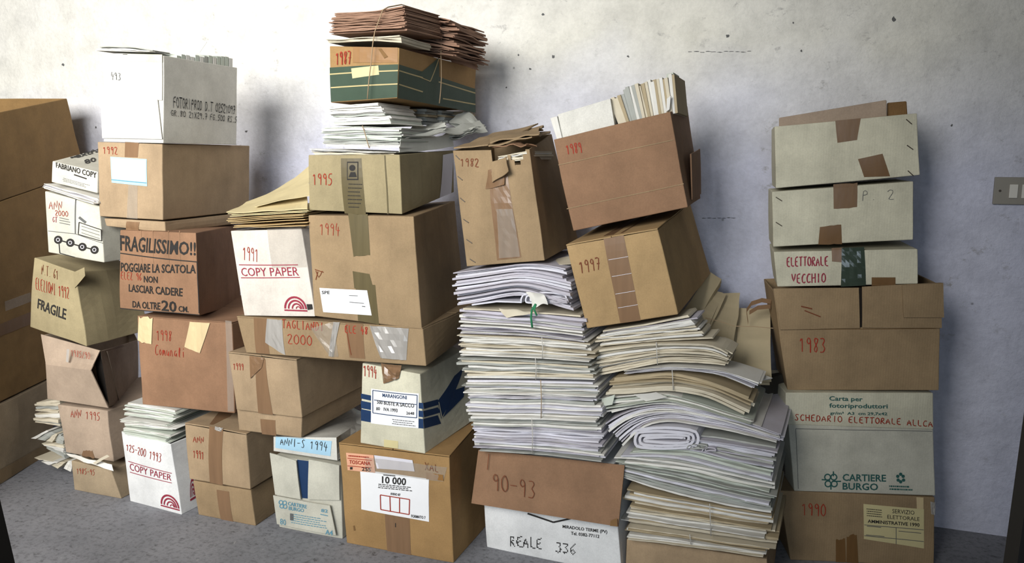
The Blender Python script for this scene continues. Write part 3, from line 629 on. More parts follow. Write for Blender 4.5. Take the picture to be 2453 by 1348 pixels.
text(Lfg, rb, 'FRAGILISSIMO!!', [(288, 562), (469, 580), (469, 612), (289, 600)]); line(Lfg, rb, (289, 606), (472, 627), 'ink_black', px=2.5); line(Lfg, rb, (472, 627), (477, 750), 'ink_black', px=2)
text(Lfg, rb, 'POGGIARE LA SCATOLA', [(290, 628), (469, 634), (469, 655), (290, 650)]); hand(Lfg, rb, 'ELEZ 96', (290, 650, 340, 668, 4), wid=.002); text(Lfg, rb, 'NON', (345, 660, 378, 676, 2))
text(Lfg, rb, 'LASCIAR CADERE', [(309, 680), (438, 690), (437, 710), (309, 698)]); text(Lfg, rb, 'DA OLTRE', [(318, 720), (384, 724), (384, 742), (318, 736)]); text(Lfg, rb, '20', [(387, 718), (423, 722), (423, 748), (387, 744)]); text(Lfg, rb, 'CM.', (428, 732, 452, 746, 2)); line(Lfg, rb, (288, 738), (478, 754), 'ink_black', px=2)
for x in (338, 366, 403, 430): line(Lfg, rb, (x, 552), (x + 3, 640), 'brown2', px=1.5, name='fold', off=.0007)
L92 = Lat(C4((233, 337), (388, 342), (390, 527), (238, 518)), 2.18, 3, .50, crumple=.002); L92b = Lat(C4((250, 520), (394, 528), (396, 558), (255, 541)), 2.19, 3, .46, crumple=.002)
rb = box('brown lidded carton marked 1992 with a white green-edged label', L92); carton(L92, rb, 'lid', 'tan'); carton(L92b, rb, 'base', 'tan', res=(10, 5, 3))
decal(L92, rb, 'tape', [(300, 340), (333, 342), (330, 377), (299, 376)], 'tape'); decal(L92, rb, 'tape', [(308, 443), (330, 443), (330, 524), (304, 522)], 'tape_grey', wrinkle=.002); decal(L92b, rb, 'tape', [(304, 530), (335, 532), (332, 554), (302, 550)], 'tape')
lb = decal(L92, rb, 'label', [(265, 375), (352, 381), (353, 446), (268, 437)], 'label_b', off=.0012); decal(L92, lb, 'label_face', [(268, 379), (350, 384), (350, 436), (270, 428)], 'label', off=.0018); line(L92, lb, (268, 430), (352, 438), 'ink_cyan', px=2, off=.0022)
hand(L92, rb, '1992', (247, 350, 282, 368, 2), wid=.002)
LW = Lat(C4((247, 127), (392, 130), (392, 343), (248, 339)), 2.18, 2, .392, crumple=.002)
rb = box('white open carton with two lines of dotted black print on its side', LW); carton(LW, rb, mat='white', open_top=True)
decal(LW, rb, 'panel', [(244, 240), (380, 238), (391, 333), (248, 331)], 'white', off=.003, thick=.003, label='white front panel with a rounded corner'); decal(LW, rb, 'flap', [(310, 129), (390, 131), (390, 240), (310, 238)], 'white', off=.002, thick=.002)
decal(LW, rb, 'tape', [(308, 129), (391, 131), (391, 149), (309, 148)], 'cream', off=.005); hand(LW, rb, '493', (266, 172, 290, 190, 3), 'ink_grey', wid=.002)
dots(LW, rb, 'FOTORIPROD D.T 02521097', [(414, 232), (563, 254), (562, 273), (414, 257)], f='R'); dots(LW, rb, 'GR.80 21X29.7 FG.500 RS.5', [(408, 263), (567, 280), (566, 294), (408, 277)], f='R')
pl = Plane((238, 126), 2.185)
rr = ptop('paper_pile', 'whitish papers lying across the top white carton', 'papers', pl, (240, 124)); pile(rr, pl, [(236, 110), (300, 108), (366, 118)], [(240, 124), (366, 127)], .08, 4, ['p_green', 'p_white', 'p_grey'], .006, .006, .01, crumple=.003)
rr = thing('file_row', 'row of pale standing files in the top white carton', 'files', tuple(LW.P(.6, .5, .98)))
for k in range(13):
    v0 = .18 + k * .06; v1 = v0 + .05; e = rnd.uniform(-.006, .006); zz = 1 + (.012 + .020 * k / 12 + e) / LW.h; V = [LW.P(u, v, w) for u in (.06, .975) for v in (v0, v1) for w in (.86, zz)]
    mesh('file', V, [(0, 1, 3, 2), (4, 6, 7, 5), (0, 4, 5, 1), (2, 3, 7, 6), (0, 2, 6, 4), (1, 5, 7, 3)], rnd.choice(['p_green', 'p_white', 'p_grey']), rr, bevel=.001)
cpl = Plane((455, 115), 2.38); o = sheet(None, 'paper_tab', [cpl.at(p) for p in ((456, 121), (478, 126), (496, 100), (472, 90))], 'envelope', crumple=.001, nu=4, nv=4, loc=tuple(cpl.at((465, 118)))); tag(o, 'small bent paper tab standing up over the top white carton', 'paper')

# ------------------------------------------------------------------ column 3
Lnb = Lat(C4((462, 1148), (600, 1172), (613, 1261), (475, 1235)), 2.18, 0, .44, zb=0.0, crumple=.002); Ln = Lat(C4((442, 1013), (590, 1039), (599, 1172), (454, 1147)), 2.165, 0, .46, crumple=.002)
rb = box('brown lidded carton on the floor marked ANN 1991 with brown tape', Lnb); carton(Lnb, rb, 'base', 'brown'); carton(Ln, rb, 'lid', 'tan', top=False); flaps_top(Ln, rb, 'tan', 'h')
decal(Ln, rb, 'tape', [(502, 1021), (535, 1026), (534, 1162), (503, 1155)], 'tape'); decal(Lnb, rb, 'tape', [(519, 1172), (549, 1177), (559, 1249), (530, 1245)], 'tape'); decal(Ln, rb, 'tape', [(525, 990), (558, 993), (536, 1025), (502, 1020)], 'tape', 'T', off=.0065)
decal(Ln, rb, 'tape', [(516, 1020), (535, 1024), (530, 1033), (515, 1028)], 'plastic', off=.002, wrinkle=.003)
hand(Ln, rb, 'ANN', (463, 1042, 489, 1058, 4), wid=.002); hand(Ln, rb, '1991', (463, 1076, 489, 1096, 4), wid=.002)
L99b = Lat(C4((566, 977), (723, 997), (721, 1048), (572, 1030)), 2.18, 0, .48, crumple=.002); L99 = Lat(C4((546, 843), (710, 861), (723, 1001), (566, 981)), 2.165, 0, .50, crumple=.003)
rb = box('tan lidded carton marked 1999 with a brown tape strip down the front', L99b); carton(L99b, rb, 'base', 'tan', res=(10, 5, 4)); carton(L99, rb, 'lid', 'tan', top=False); flaps_top(L99, rb, 'tan', 'h', lift=.002)
decal(L99, rb, 'tape', [(613, 858), (636, 860), (654, 993), (619, 989)], 'tape'); decal(L99, rb, 'tape', [(599, 851), (634, 856), (628, 880), (601, 906)], 'tape', off=.003, wrinkle=.003); decal(L99b, rb, 'tape', [(624, 1003), (660, 1006), (662, 1043), (628, 1039)], 'tape')
hand(L99, rb, '1999', (559, 868, 584, 885, 2), wid=.0018)
Lag = Lat(C4((566, 757), (1013, 785), (1022, 877), (590, 845)), 2.165, 0, .5, bulge=.003, back=dict(KBR=(1130, 795)))
rb = box('long low carton marked TAGLIANDI 2000 with shiny wrinkled tape', Lag); carton(Lag, rb, mat='brown', res=(20, 6, 6)); flaps_top(Lag, rb, 'brown', lift=.001)
decal(Lag, rb, 'tape', [(608, 760), (640, 762), (646, 848), (614, 845)], 'tape'); decal(Lag, rb, 'tape', [(640, 763), (676, 766), (684, 850), (636, 820)], 'plastic', off=.0016, wrinkle=.004); 
decal(Lag, rb, 'tape', [(745, 786), (800, 770), (812, 853), (792, 855)], 'tape_grey', wrinkle=.006, off=.002); decal(Lag, rb, 'tape', [(886, 779), (980, 786), (974, 862), (912, 856)], 'plastic', wrinkle=.007, off=.002, res=(10, 5)); decal(Lag, rb, 'tape', [(800, 770), (815, 771), (800, 853), (788, 852)], 'plastic', wrinkle=.005, off=.003)
decal(Lag, rb, 'tape', [(828, 772), (870, 776), (875, 859), (838, 856)], 'tape', off=.001)
hand(Lag, rb, 'TAGLIANDI', (676, 764, 776, 785, 8), wid=.0026); hand(Lag, rb, '2000', (688, 799, 748, 823, 5), wid=.0026); hand(Lag, rb, 'ELE 48', (826, 778, 882, 796, 5), wid=.0028)
for p0, p1 in (((960, 800), (940, 840)), ((830, 780), (842, 850))): line(Lag, rb, p0, p1, 'ink_brown', px=2, name='crease')
L91 = Lat(C4((552, 550), (722, 545), (755, 758), (585, 756)), 2.17, 0, .42, bulge=.006, crumple=.003)
rb = box('white COPY PAPER carton marked 1991 on the long low carton', L91); carton(L91, rb, mat='copy', open_top=True)
hand(L91, rb, '1991', (582, 588, 620, 622, 6), wid=.0022); text(L91, rb, 'COPY PAPER', [(577, 641), (714, 639), (717, 660), (580, 661)], 'ink_maroon', bold=False); line(L91, rb, (573, 634), (714, 634), 'ink_maroon', px=2); line(L91, rb, (578, 665), (719, 664), 'ink_maroon', px=2)
arcs(L91, rb, [(679, 709), (732, 709), (737, 746), (682, 744)]); decal(L91, rb, 'tape', [(640, 548), (722, 546), (736, 640), (652, 642)], 'tape_grey', off=.0006); decal(L91, rb, 'tape', [(735, 728), (748, 728), (750, 740), (738, 742)], 'ink_black', off=.002)
pl = Plane((545, 520), 2.15)
EN = [((556, 536), (735, 525), (728, 545), (556, 548), 'manila'), ((550, 522), (734, 511), (734, 522), (552, 534), 'manila'), ((546, 511), (733, 500), (733, 509), (548, 520), 'manila_light')]
for k, (a, b, c, d_, mt) in enumerate(EN):
    rr = ptop('manila_envelope', ['Lowest of the brown envelopes on the 1991 COPY PAPER carton', 'Middle brown envelope on the 1991 COPY PAPER carton', 'Upper flat brown envelope on the 1991 COPY PAPER carton'][k], 'envelope', pl, d_, 'brown envelopes on the 1991 COPY PAPER carton')
    for m in range(3):
        f0, f1 = m / 3, (m + 1) / 3; lp = lambda p, q, f: np.array(pl.at(p)) * (1 - f) + np.array(pl.at(q)) * f
        A, B = lp(a, d_, f0 + .05), lp(b, c, f0 + .05); off = pl.n * .34; up = np.array([0, 0, .012]); jj = np.array([rnd.uniform(-.01, .01), rnd.uniform(-.006, .006), 0])
        sheet(rr, 'leaf', [A + jj, B + jj, B + off + up, A + off + up], mt, t=.0018, crumple=.0035, nu=12, nv=6, freq=11)
rr = ptop('manila_envelope', 'Topmost pale envelope slumped up against the carton marked 1995', 'envelope', pl, (560, 510), 'brown envelopes on the 1991 COPY PAPER carton')
A, B = pl.at((543, 506)), pl.at((737, 500)); C_, D_ = wpt((742, 405), 2.52), wpt((632, 470), 2.5)
P = []
for j in range(9):
    for i in range(15):
        s, t = i / 14, j / 8; p = (A * (1 - s) + B * s) * (1 - t) + (D_ * (1 - s) + C_ * s) * t; p = p + np.array(noise.noise_vector(Vector((p[0] * 9, p[1] * 9, 3)))) * .008; p[2] += .012 * math.sin(math.pi * t) * s; P.append(p)
V, Fc = slab(P, 14, 8, .003); mesh('sleeve', V, Fc, 'manila_light', rr)
A2, B2 = pl.at((600, 498)), pl.at((735, 470)); sheet(rr, 'flap', [A2 + [0, .02, .006], B2 + [0, .02, 0], C_ + [0, 0, .012], D_ + [.04, 0, .012]], 'manila_light', crumple=.007, t=.0015)

# ------------------------------------------------------------------ column 4
L94 = Lat(C4((738, 512), (991, 515), (1010, 789), (754, 757)), 2.165, 0, .46, bulge=.004, back=dict(KBR=(1112, 722), KTR=(1090, 478)))
rb = box('large brown carton marked 1994 with a white address label', L94); carton(L94, rb, mat='brown')
decal(L94, rb, 'tape', [(834, 512), (881, 513), (887, 611), (847, 613)], 'tape_olive', jag=.02); decal(L94, rb, 'tape', [(845, 649), (885, 656), (897, 700), (849, 690)], 'tape_olive'); decal(L94, rb, 'tape', [(852, 680), (899, 682), (908, 777), (858, 768)], 'tape_olive')
lb = decal(L94, rb, 'label', [(766, 689), (880, 695), (891, 755), (775, 747)], 'label', off=.002, label='white address label'); text(L94, lb, 'SPE', (772, 696, 791, 704), off=.003); line(L94, lb, (837, 707), (858, 708), 'ink_grey', px=1.5, off=.003); line(L94, lb, (838, 723), (873, 726), 'ink_grey', px=1.5, off=.003); line(L94, lb, (868, 733), (876, 734), 'ink_grey', px=2, off=.003)
hand(L94, rb, '1994', (766, 533, 814, 562, 2), wid=.002); hand(L94, rb, 'V', (755, 648, 775, 668), 'ink_brown'); line(L94, rb, (755, 645), (776, 652), 'ink_brown', px=2); line(L94, rb, (762, 650), (757, 670), 'ink_brown', px=2)
for z in (600, 655, 700, 745): staple(L94, rb, (1004, z), (1009, z + 6), 'R') if 0 else None
L95 = Lat(C4((739, 368), (957, 367), (963, 513), (739, 503)), 2.17, 0, .42, bulge=.004, back=dict(KTR=(1087, 357), KBR=(1088, 460)))
rb = box('olive tan open carton marked 1995 with dark printed tape', L95); carton(L95, rb, mat='olive', open_top=True)
decal(L95, rb, 'tape', [(817, 379), (866, 379), (877, 515), (826, 511)], 'tape_olive'); lb = decal(L95, rb, 'picture_label', (832, 387, 859, 431), 'ink_black', off=.0016); decal(L95, lb, 'picture_ground', (834, 390, 857, 428), 'tape_olive', off=.0022); rings(L95, lb, [(845, 402)], 4, 7, 'ink_black', off=.0027, name='picture_mark'); decal(L95, lb, 'picture_mark', [(841, 412), (852, 412), (856, 424), (836, 424)], 'ink_black', off=.0027)
scribbles(L95, rb, (834, 436, 868, 500, 1), 7, 'ink_black', fill=.25); hand(L95, rb, '1995', (749, 414, 797, 442, 2), wid=.0026); line(L95, rb, (922, 372), (930, 512), 'tape_olive', px=3, name='crease')
decal(L95, rb, 'label', [(1060, 371), (1086, 366), (1080, 462), (1052, 474)], 'label_g', 'R', off=.002)
pl = Plane((745, 372), 2.20)
rr = ptop('paper_pile', 'creased white papers showing over the rim of the carton marked 1995', 'papers', pl, (750, 372)); pile(rr, pl, [(746, 352), (840, 358), (948, 362)], [(754, 371), (946, 371)], .34, 5, ['p_white', 'p_white', 'p_cream'], .004, .004, .004, crumple=.006)
rr = thing('grey_envelope', 'grey paper envelope drooping over the right side of the carton marked 1995', 'envelope', tuple(wpt((1010, 362), 2.3)))
sheet(rr, 'sheet', [wpt((962, 334), 2.20), wpt((958, 368), 2.19), wpt((1088, 352), 2.56), wpt((1082, 322), 2.56)], 'envelope', crumple=.006, t=.002); sheet(rr, 'sheet', [wpt((962, 334), 2.20), wpt((1082, 322), 2.50), wpt((1168, 318), 2.72), wpt((1150, 290), 2.74)], 'envelope', crumple=.012, t=.002)
pl2 = Plane((772, 350), 2.19)
rr = ptop('paper_bundle', 'lower tied bundle of white papers under the green carton', 'papers', pl2, (772, 350), 'white bundles under the green carton'); pile(rr, pl2, [(772, 304), (850, 300), (958, 304)], [(776, 352), (957, 356)], .24, 9, ['p_green', 'p_white', 'p_grey'], .005, .005, .006); cord(rr, pl2, [(868, 301), (874, 318), (880, 340), (885, 355)], 'string', .0015, -.012)
pl3 = Plane((785, 302), 2.20)
rr = ptop('paper_bundle', 'upper thick bundle of white papers directly under the green carton', 'papers', pl3, (785, 302), 'white bundles under the green carton'); pile(rr, pl3, [(786, 252), (905, 243)], [(800, 302), (938, 298)], .22, 7, ['p_white', 'p_green', 'p_white'], .005, .006, .006)
for k in range(4):     # further files behind, seen along the right side
    plk = Plane((905, 246), 2.42 + .105 * k); a = (948 + 48 * k, 252 + 3 * k)
    rr = ptop('paper_bundle', ['First', 'Second', 'Third', 'Fourth'][k] + ' grey file behind the white bundles from the front, under the green carton', 'papers', plk, a, 'grey files behind the white bundles')
    pile(rr, plk, [(a[0] - 110, a[1]), (a[0] + 18, a[1] + 4)], [(a[0] - 110, 300 - 3 * k), (a[0] + 24 + rnd.uniform(-6, 8), 303 - 4 * k)], .09, 4, ['p_grey', 'p_tan', 'p_grey'], .004, .008, .004, crumple=.004, nu=8)
for k, (a, b, c, d_, y, lb_) in enumerate([((1005, 318), (1068, 300), (1062, 288), (1000, 308), 2.42, 'Lower crumpled grey paper right of the lower white bundle'), ((1075, 290), (1130, 310), (1160, 295), (1115, 265), 2.62, 'Crumpled grey paper hanging at the right end under the green carton'), ((1040, 330), (1100, 318), (1150, 300), (1090, 312), 2.52, 'Flat grey paper fold in front of the hanging crumpled paper'), ((965, 318), (1010, 324), (1060, 302), (1000, 300), 2.36, 'Creased grey paper beside the lower white bundle')]):
    rr = thing('crumpled_paper', lb_, 'paper', tuple(wpt(a, y)), 0, 'crumpled papers under the green carton')
    for m in range(4): sheet(rr, 'leaf', [wpt(a, y) + [0, 0, -.005 * m], wpt(b, y + .02) + [0, 0, -.005 * m], wpt(c, y + .14) + [0, 0, -.006 * m], wpt(d_, y + .12) + [0, 0, -.006 * m]], ['envelope', 'p_grey'][m % 2], crumple=.010, t=.0012, freq=24, nu=12, nv=10)
Lgr = Lat(C4((789, 107), (955, 111), (952, 235), (793, 246)), 2.19, 0, .60, bulge=.005, crumple=.003)
rb = box('green banded carton marked 1987 tied with string', Lgr); carton(Lgr, rb, mat='kraft', open_top=True)
decal(Lgr, rb, 'printed_band', [(790, 162), (954, 154), (952, 233), (793, 244)], 'print_green', off=.0008, res=(10, 8)); decal(Lgr, rb, 'printed_band', [(955, 154), (1138, 213), (1139, 270), (953, 235)], 'print_green', 'R', off=.0008, res=(10, 8))
for a, b in (((790, 178), (954, 169)), ((793, 210), (953, 201))): line(Lgr, rb, a, b, 'print_cream', px=3)
for a, b in (((955, 169), (1012, 186)), ((1050, 196), (1138, 223)), ((955, 202), (1012, 220)), ((1060, 236), (1138, 250))): line(Lgr, rb, a, b, 'print_cream', 'R', px=3)
decal(Lgr, rb, 'printed_arrow', [(1002, 178), (1050, 138), (1051, 200), (1030, 196)], 'print_green', 'R', off=.0016); line(Lgr, rb, (1030, 194), (1050, 140), 'print_cream', 'R', px=2, off=.0022); line(Lgr, rb, (1003, 184), (1030, 195), 'print_cream', 'R', px=2, off=.0022)
decal(Lgr, rb, 'label', [(842, 164), (907, 157), (909, 179), (845, 188)], 'label_y', off=.002); decal(Lgr, rb, 'tape', [(846, 112), (953, 114), (953, 150), (846, 150)], 'shiny', off=.0014, wrinkle=.0008)
hand(Lgr, rb, '1987', (805, 124, 842, 156, -2), wid=.003, off=.003); decal(Lgr, rb, 'torn_hole', [(908, 118), (914, 116), (930, 136), (922, 140)], 'inner', off=.004)
pg = Lgr.pl
cord(rb, pg, [(917, 24), (908, 48), (898, 75), (893, 105), (889, 150), (884, 190), (880, 237)], dep=-.026)
V, Fc = tube([Lgr.face('R', .45, b, .012) for b in (0, .1, .3, .55, .8, 1.05, 1.2, 1.5)] + [tuple(pg.at((1038, 34), .3))], .0018, 6); mesh('string', V, Fc, 'string', rb, smooth=True)
V, Fc = tube([tuple(pg.at((917, 24), -.026)), tuple(pg.at((930, 17), .03)), tuple(pg.at((962, 11), .12)), tuple(pg.at((1038, 34), .3))], .0018, 6); mesh('string', V, Fc, 'string', rb, smooth=True)
pl4 = Plane((785, 110), 2.18)
rr = ptop('cream_paper', 'thick cream paper sheet lying over the rim of the green carton', 'paper', pl4, (785, 108)); pile(rr, pl4, [(785, 92), (960, 82)], [(788, 104), (905, 100), (962, 104)], .2, 2, ['p_cream'], .002, .002, .003, crumple=.004)
pl5 = Plane((790, 92), 2.185)
rr = ptop('paper_bundle', 'big bundle of rust-brown old papers on top of the green carton', 'papers', pl5, (790, 92)); pile(rr, pl5, [(798, 27), (900, 22), (964, 10)], [(798, 86), (910, 79), (975, 76)], .26, 15, ['p_rust'], .005, .004, .006, rise=.01, crumple=.004)
pl6 = Plane((900, 100), 2.45)
rr = ptop('paper_bundle', 'crumpled rust-brown papers spilling behind the rust bundle on the green carton', 'papers', pl6, (1000, 100)); pile(rr, pl6, [(860, 30), (990, 34), (1082, 44)], [(860, 104), (1000, 120), (1092, 140)], .26, 14, ['p_rust'], .008, .012, .012, crumple=.018)
for q, y in (([(1040, 78), (1098, 92), (1140, 138), (1075, 128)], 2.66), ([(1052, 108), (1110, 118), (1144, 168), (1088, 150)], 2.70), ([(1000, 112), (1060, 100), (1100, 140), (1040, 136)], 2.58)):
    for m in range(3): sheet(rr, 'crumpled_sheet', [wpt(p, y - .06 * (i in (0, 3)) + .03 * m) + [0, 0, .006 * m] for i, p in enumerate(q)], 'p_rust', crumple=.014, t=.002, freq=24, nu=10, nv=8)
Lbl = Lat(C4((867, 866), (1007, 893), (1019, 1087), (863, 1061)), 2.19, -3, .44, bulge=.009, crumple=.003, back=dict(KTR=(1108, 836)))
rb = box('white carton with navy bands and arrow, marked 1994', Lbl); carton(Lbl, rb, mat='cream')
for l0, l1, r0, r1 in ((942, 954, 965, 979), (959, 977, 984, 999), (979, 1007, 1003, 1026)):
    decal(Lbl, rb, 'printed_band', [(865, l0), (1014, r0), (1015, r1), (865, l1)], 'ink_blue', res=(12, 2)); 
    decal(Lbl, rb, 'printed_band', [(1014, r0), (1048, r0 - 9), (1056, r1 - 12), (1016, r1)], 'ink_blue', 'R', res=(4, 2))
decal(Lbl, rb, 'printed_arrow', [(1048, 960), (1088, 900), (1110, 880), (1056, 1003)], 'ink_blue', 'R'); decal(Lbl, rb, 'printed_arrow', [(1060, 1000), (1110, 950), (1112, 925), (1085, 935)], 'ink_blue', 'R', off=.0014); line(Lbl, rb, (1050, 962), (1058, 1002), 'cream', 'R', px=2, off=.002)
lb = decal(Lbl, rb, 'label', [(890, 930), (1004, 942), (1003, 1025), (889, 1013)], 'label', off=.0018); 
for a, b in (((894, 934), (1000, 946)), ((1000, 946), (999, 1000)), ((894, 988), (999, 1000)), ((894, 934), (894, 988)), ((897, 957), (998, 968))): line(Lbl, lb, a, b, 'ink_blue', px=1.8, off=.0026)
text(Lbl, lb, 'MARANGONI', [(917, 941), (975, 947), (975, 956), (917, 950)], 'ink_blue', off=.0026); text(Lbl, lb, '500 BUSTE A SACCO', [(904, 957), (993, 966), (993, 976), (904, 966)], 'ink_black', off=.0026); text(Lbl, lb, '80', (902, 974, 911, 982), 'ink_black', off=.0026); text(Lbl, lb, 'IVA 1993', [(920, 975), (953, 978), (953, 987), (920, 983)], 'ink_black', off=.0026); text(Lbl, lb, '2648', (974, 985, 993, 992, 1), 'ink_black', off=.0026); scribbles(Lbl, lb, [(940, 1001), (996, 1007), (996, 1022), (940, 1016)], 3, off=.0026)
hand(Lbl, rb, '1994', (871, 872, 903, 900, 5), wid=.0024); decal(Lbl, rb, 'tape', [(914, 868), (963, 874), (957, 905), (920, 918)], 'tape', off=.004, wrinkle=.012); decal(Lbl, rb, 'tape', [(920, 1052), (954, 1056), (954, 1074), (920, 1070)], 'label_y', off=.001)
L10 = Lat(C4((812, 1060), (1076, 1092), (1087, 1347), (830, 1300)), 2.18, 0, .48, zb=0.0, bulge=.004, back=dict(KTR=(1170, 985)))
rb = box('large brown carton on the floor labelled 10 000', L10); carton(L10, rb, mat='kraft', top=False); flaps_top(L10, rb, 'kraft', 'h', lift=.001)
decal(L10, rb, 'tape', [(922, 1228), (981, 1238), (985, 1330), (928, 1322)], 'tape'); decal(L10, rb, 'tape', [(868, 1092), (1072, 1118), (1062, 1152), (875, 1128)], 'tape_grey', off=.0026, wrinkle=.003, res=(12, 3))
lb = decal(L10, rb, 'label', [(863, 1123), (1028, 1146), (1028, 1249), (866, 1219)], 'label', off=.0016, label='large white printed label')
text(L10, lb, '10 000', [(916, 1139), (974, 1144), (973, 1162), (916, 1156)], off=.0034); scribbles(L10, lb, [(905, 1156), (1000, 1166), (1000, 1178), (905, 1168)], 3, 'ink_black', off=.0034, fill=.45); scribbles(L10, lb, (918, 1132, 950, 1140, 3), 1, off=.0034); text(L10, lb, 'ANNO 87', (936, 1178, 960, 1184, 3), off=.0034)
for a, b in (((912, 1184), (982, 1195)), ((982, 1195), (981, 1231)), ((913, 1219), (981, 1231)), ((912, 1184), (913, 1219)), ((935, 1188), (936, 1223)), ((958, 1192), (958, 1227))): line(L10, lb, a, b, 'ink_red', px=2.2, off=.0034)
text(L10, lb, 'FORMATO 7', (986, 1231, 1020, 1238, 4), off=.0034)
lb = decal(L10, rb, 'label', [(830, 1083), (893, 1089), (904, 1109), (897, 1131), (834, 1125)][0:1] + [(896, 1089), (900, 1131), (834, 1125)], 'label_o', off=.003, label='orange warning label'); text(L10, lb, 'TOSCANA', [(838, 1100), (889, 1104), (889, 1113), (838, 1109)], 'ink_red', off=.0044); line(L10, lb, (834, 1096), (892, 1101), 'ink_red', px=1.5, off=.0044); line(L10, lb, (834, 1114), (892, 1119), 'ink_red', px=1.5, off=.0044); text(L10, lb, '255', (868, 1117, 890, 1126, 2), off=.0044); scribbles(L10, lb, (836, 1086, 886, 1094, 4), 1, 'ink_red', off=.0044); decal(L10, lb, 'mark', (840, 1117, 846, 1123), 'ink_black', off=.0044)
decal(L10, rb, 'label', [(897, 1089), (989, 1101), (994, 1128), (904, 1121)], 'label_g', off=.0034); hand(L10, rb, 'XAL', (1018, 1106, 1052, 1124, 6), 'ink_brown', off=.004, wid=.0016)
line(L10, rb, (948, 1252), (948, 1262), 'ink_black', px=2); line(L10, rb, (848, 1258), (850, 1270), 'inner', px=4, name='dent'); decal(L10, rb, 'tape', [(1022, 1130), (1062, 1136), (1063, 1150), (1022, 1146)], 'shiny', off=.004)
Lwc = Lat(C4((655, 1089), (815, 1112), (820, 1278), (668, 1246)), 2.20, 0, .48, zb=0.0, crumple=.002)
rb = box('white carton on the floor with a dark slit in its front and printed end panel', Lwc); carton(Lwc, rb, mat='offwhite', open_top=False)
decal(Lwc, rb, 'panel', [(651, 1082), (714, 1100), (725, 1192), (664, 1181)], 'offwhite', off=.008, thick=.004); decal(Lwc, rb, 'panel', [(743, 1098), (816, 1112), (817, 1195), (741, 1193)], 'offwhite', off=.005, thick=.004); decal(Lwc, rb, 'gap', [(712, 1100), (744, 1104), (742, 1194), (724, 1192)], 'ink_blue', off=.0012)  # navy sheet between the panels stands in for the shade in the slit
lb = decal(Lwc, rb, 'panel', [(661, 1182), (796, 1206), (811, 1277), (670, 1250)], 'offwhite', off=.012, thick=.004, label='white printed end panel')
text(Lwc, lb, 'CARTIERE', [(697, 1196), (742, 1204), (742, 1213), (697, 1205)], 'ink_cyan', off=.0175); text(Lwc, lb, 'BURGO', [(699, 1207), (735, 1213), (735, 1222), (699, 1216)], 'ink_cyan', off=.0175); rings(Lwc, lb, [(680, 1198), (689, 1199), (682, 1207), (690, 1208)], 4.5, 2, 'ink_cyan', off=.0175)
text(Lwc, lb, '82', (776, 1213, 792, 1221, 2), 'ink_cyan', off=.0175); text(Lwc, lb, '80', (678, 1236, 692, 1250, 3), 'ink_cyan', off=.0175, bold=False); text(Lwc, lb, 'A4', (786, 1262, 804, 1274, 3), 'ink_cyan', off=.0175); scribbles(Lwc, lb, [(702, 1222), (788, 1236), (790, 1262), (704, 1248)], 5, 'ink_cyan', off=.0175); decal(Lwc, lb, 'mark', (702, 1224, 710, 1240, 1), 'ink_grey', off=.0175); line(Lwc, lb, (774, 1226), (792, 1230), 'ink_cyan', px=2, off=.0175)
Lwl = Lat(C4((655, 1043), (806, 1045), (808, 1103), (655, 1080)), 2.20, 0, .46, crumple=.001, back=dict(KTR=(868, 1003)))
rb = box('flat white carton with a light blue label, marked 1994, above the slit carton', Lwl); carton(Lwl, rb, mat='white', res=(10, 6, 4))
lb = decal(Lwl, rb, 'label', [(661, 1045), (795, 1056), (792, 1092), (660, 1072)], 'label_b', off=.0012); hand(Lwl, lb, 'ANNI-S 1994', [(672, 1048), (786, 1058), (784, 1080), (672, 1064)], 'ink_black', wid=.0024, off=.002)

# ------------------------------------------------------------------ column 5
Lre = Lat(C4((1150, 1082), (1468, 1112), (1490, 1372), (1166, 1310)), 2.316, -3, .45, zb=0.0, crumple=.002)
rb = box('white carton on the floor with a hanging brown flap marked 90-93', Lre); carton(Lre, rb, mat='bright')
P = []
for j in range(9):
    for i in range(13):
        s, t = i / 12, j / 8; x = (1146 + 350 * s) * (1 - t) + (1129 + 352 * s) * t; y = (1077 + 37 * s) * (1 - t) + (1205 + 56 * s) * t; P.append(Lre.pl.at((x, y), -.006 - .045 * t - .008 * math.sin(3 * s)))
V, Fc = slab(P, 12, 8, -.005); flp = mesh('flap', V, Fc, 'brown2', rb, label='hanging brown cardboard flap marked 90-93')
Lf = Lat(C4((1146, 1077), (1496, 1114), (1481, 1261), (1129, 1205)), 2.316 - .005, -3, .03, crumple=0, bulge=0, yref=(1166, 1310)); 
Lf.c[0, :, 0] -= Lf.pl.n * .0; 
for k, p in dict(TL=(1146, 1077), TR=(1496, 1114), BR=(1481, 1261), BL=(1129, 1205)).items():
    u, w = dict(TL=(0, 1), TR=(1, 1), BR=(1, 0), BL=(0, 0))[k]; Lf.c[u, 0, w] = Lre.pl.at(p, -.006 - .045 * (1 - w) - .008); Lf.c[u, 1, w] = Lf.c[u, 0, w] + Lf.pl.n * .03
hand(Lf, flp, '90-93', [(1179, 1132), (1284, 1152), (1284, 1196), (1179, 1172)], 'ink_brown', wid=.0024, off=.004); line(Lf, flp, (1172, 1086), (1168, 1124), 'ink_brown', px=1.6, off=.003); decal(Lf, flp, 'torn_hole', [(1463, 1246), (1479, 1240), (1480, 1260), (1462, 1258)], 'inner', off=.003)
dots(Lre, rb, 'REALE', [(1221, 1283), (1299, 1290), (1299, 1314), (1221, 1306)], step=.7, size=.6); dots(Lre, rb, '336', [(1332, 1297), (1380, 1304), (1380, 1328), (1332, 1322)], step=.7, size=.6); text(Lre, rb, 'MIRADOLO TERME (PV)', [(1348, 1256), (1455, 1269), (1455, 1279), (1348, 1266)]); text(Lre, rb, 'Tel. 0382-77112', [(1368, 1272), (1436, 1280), (1436, 1288), (1368, 1280)])
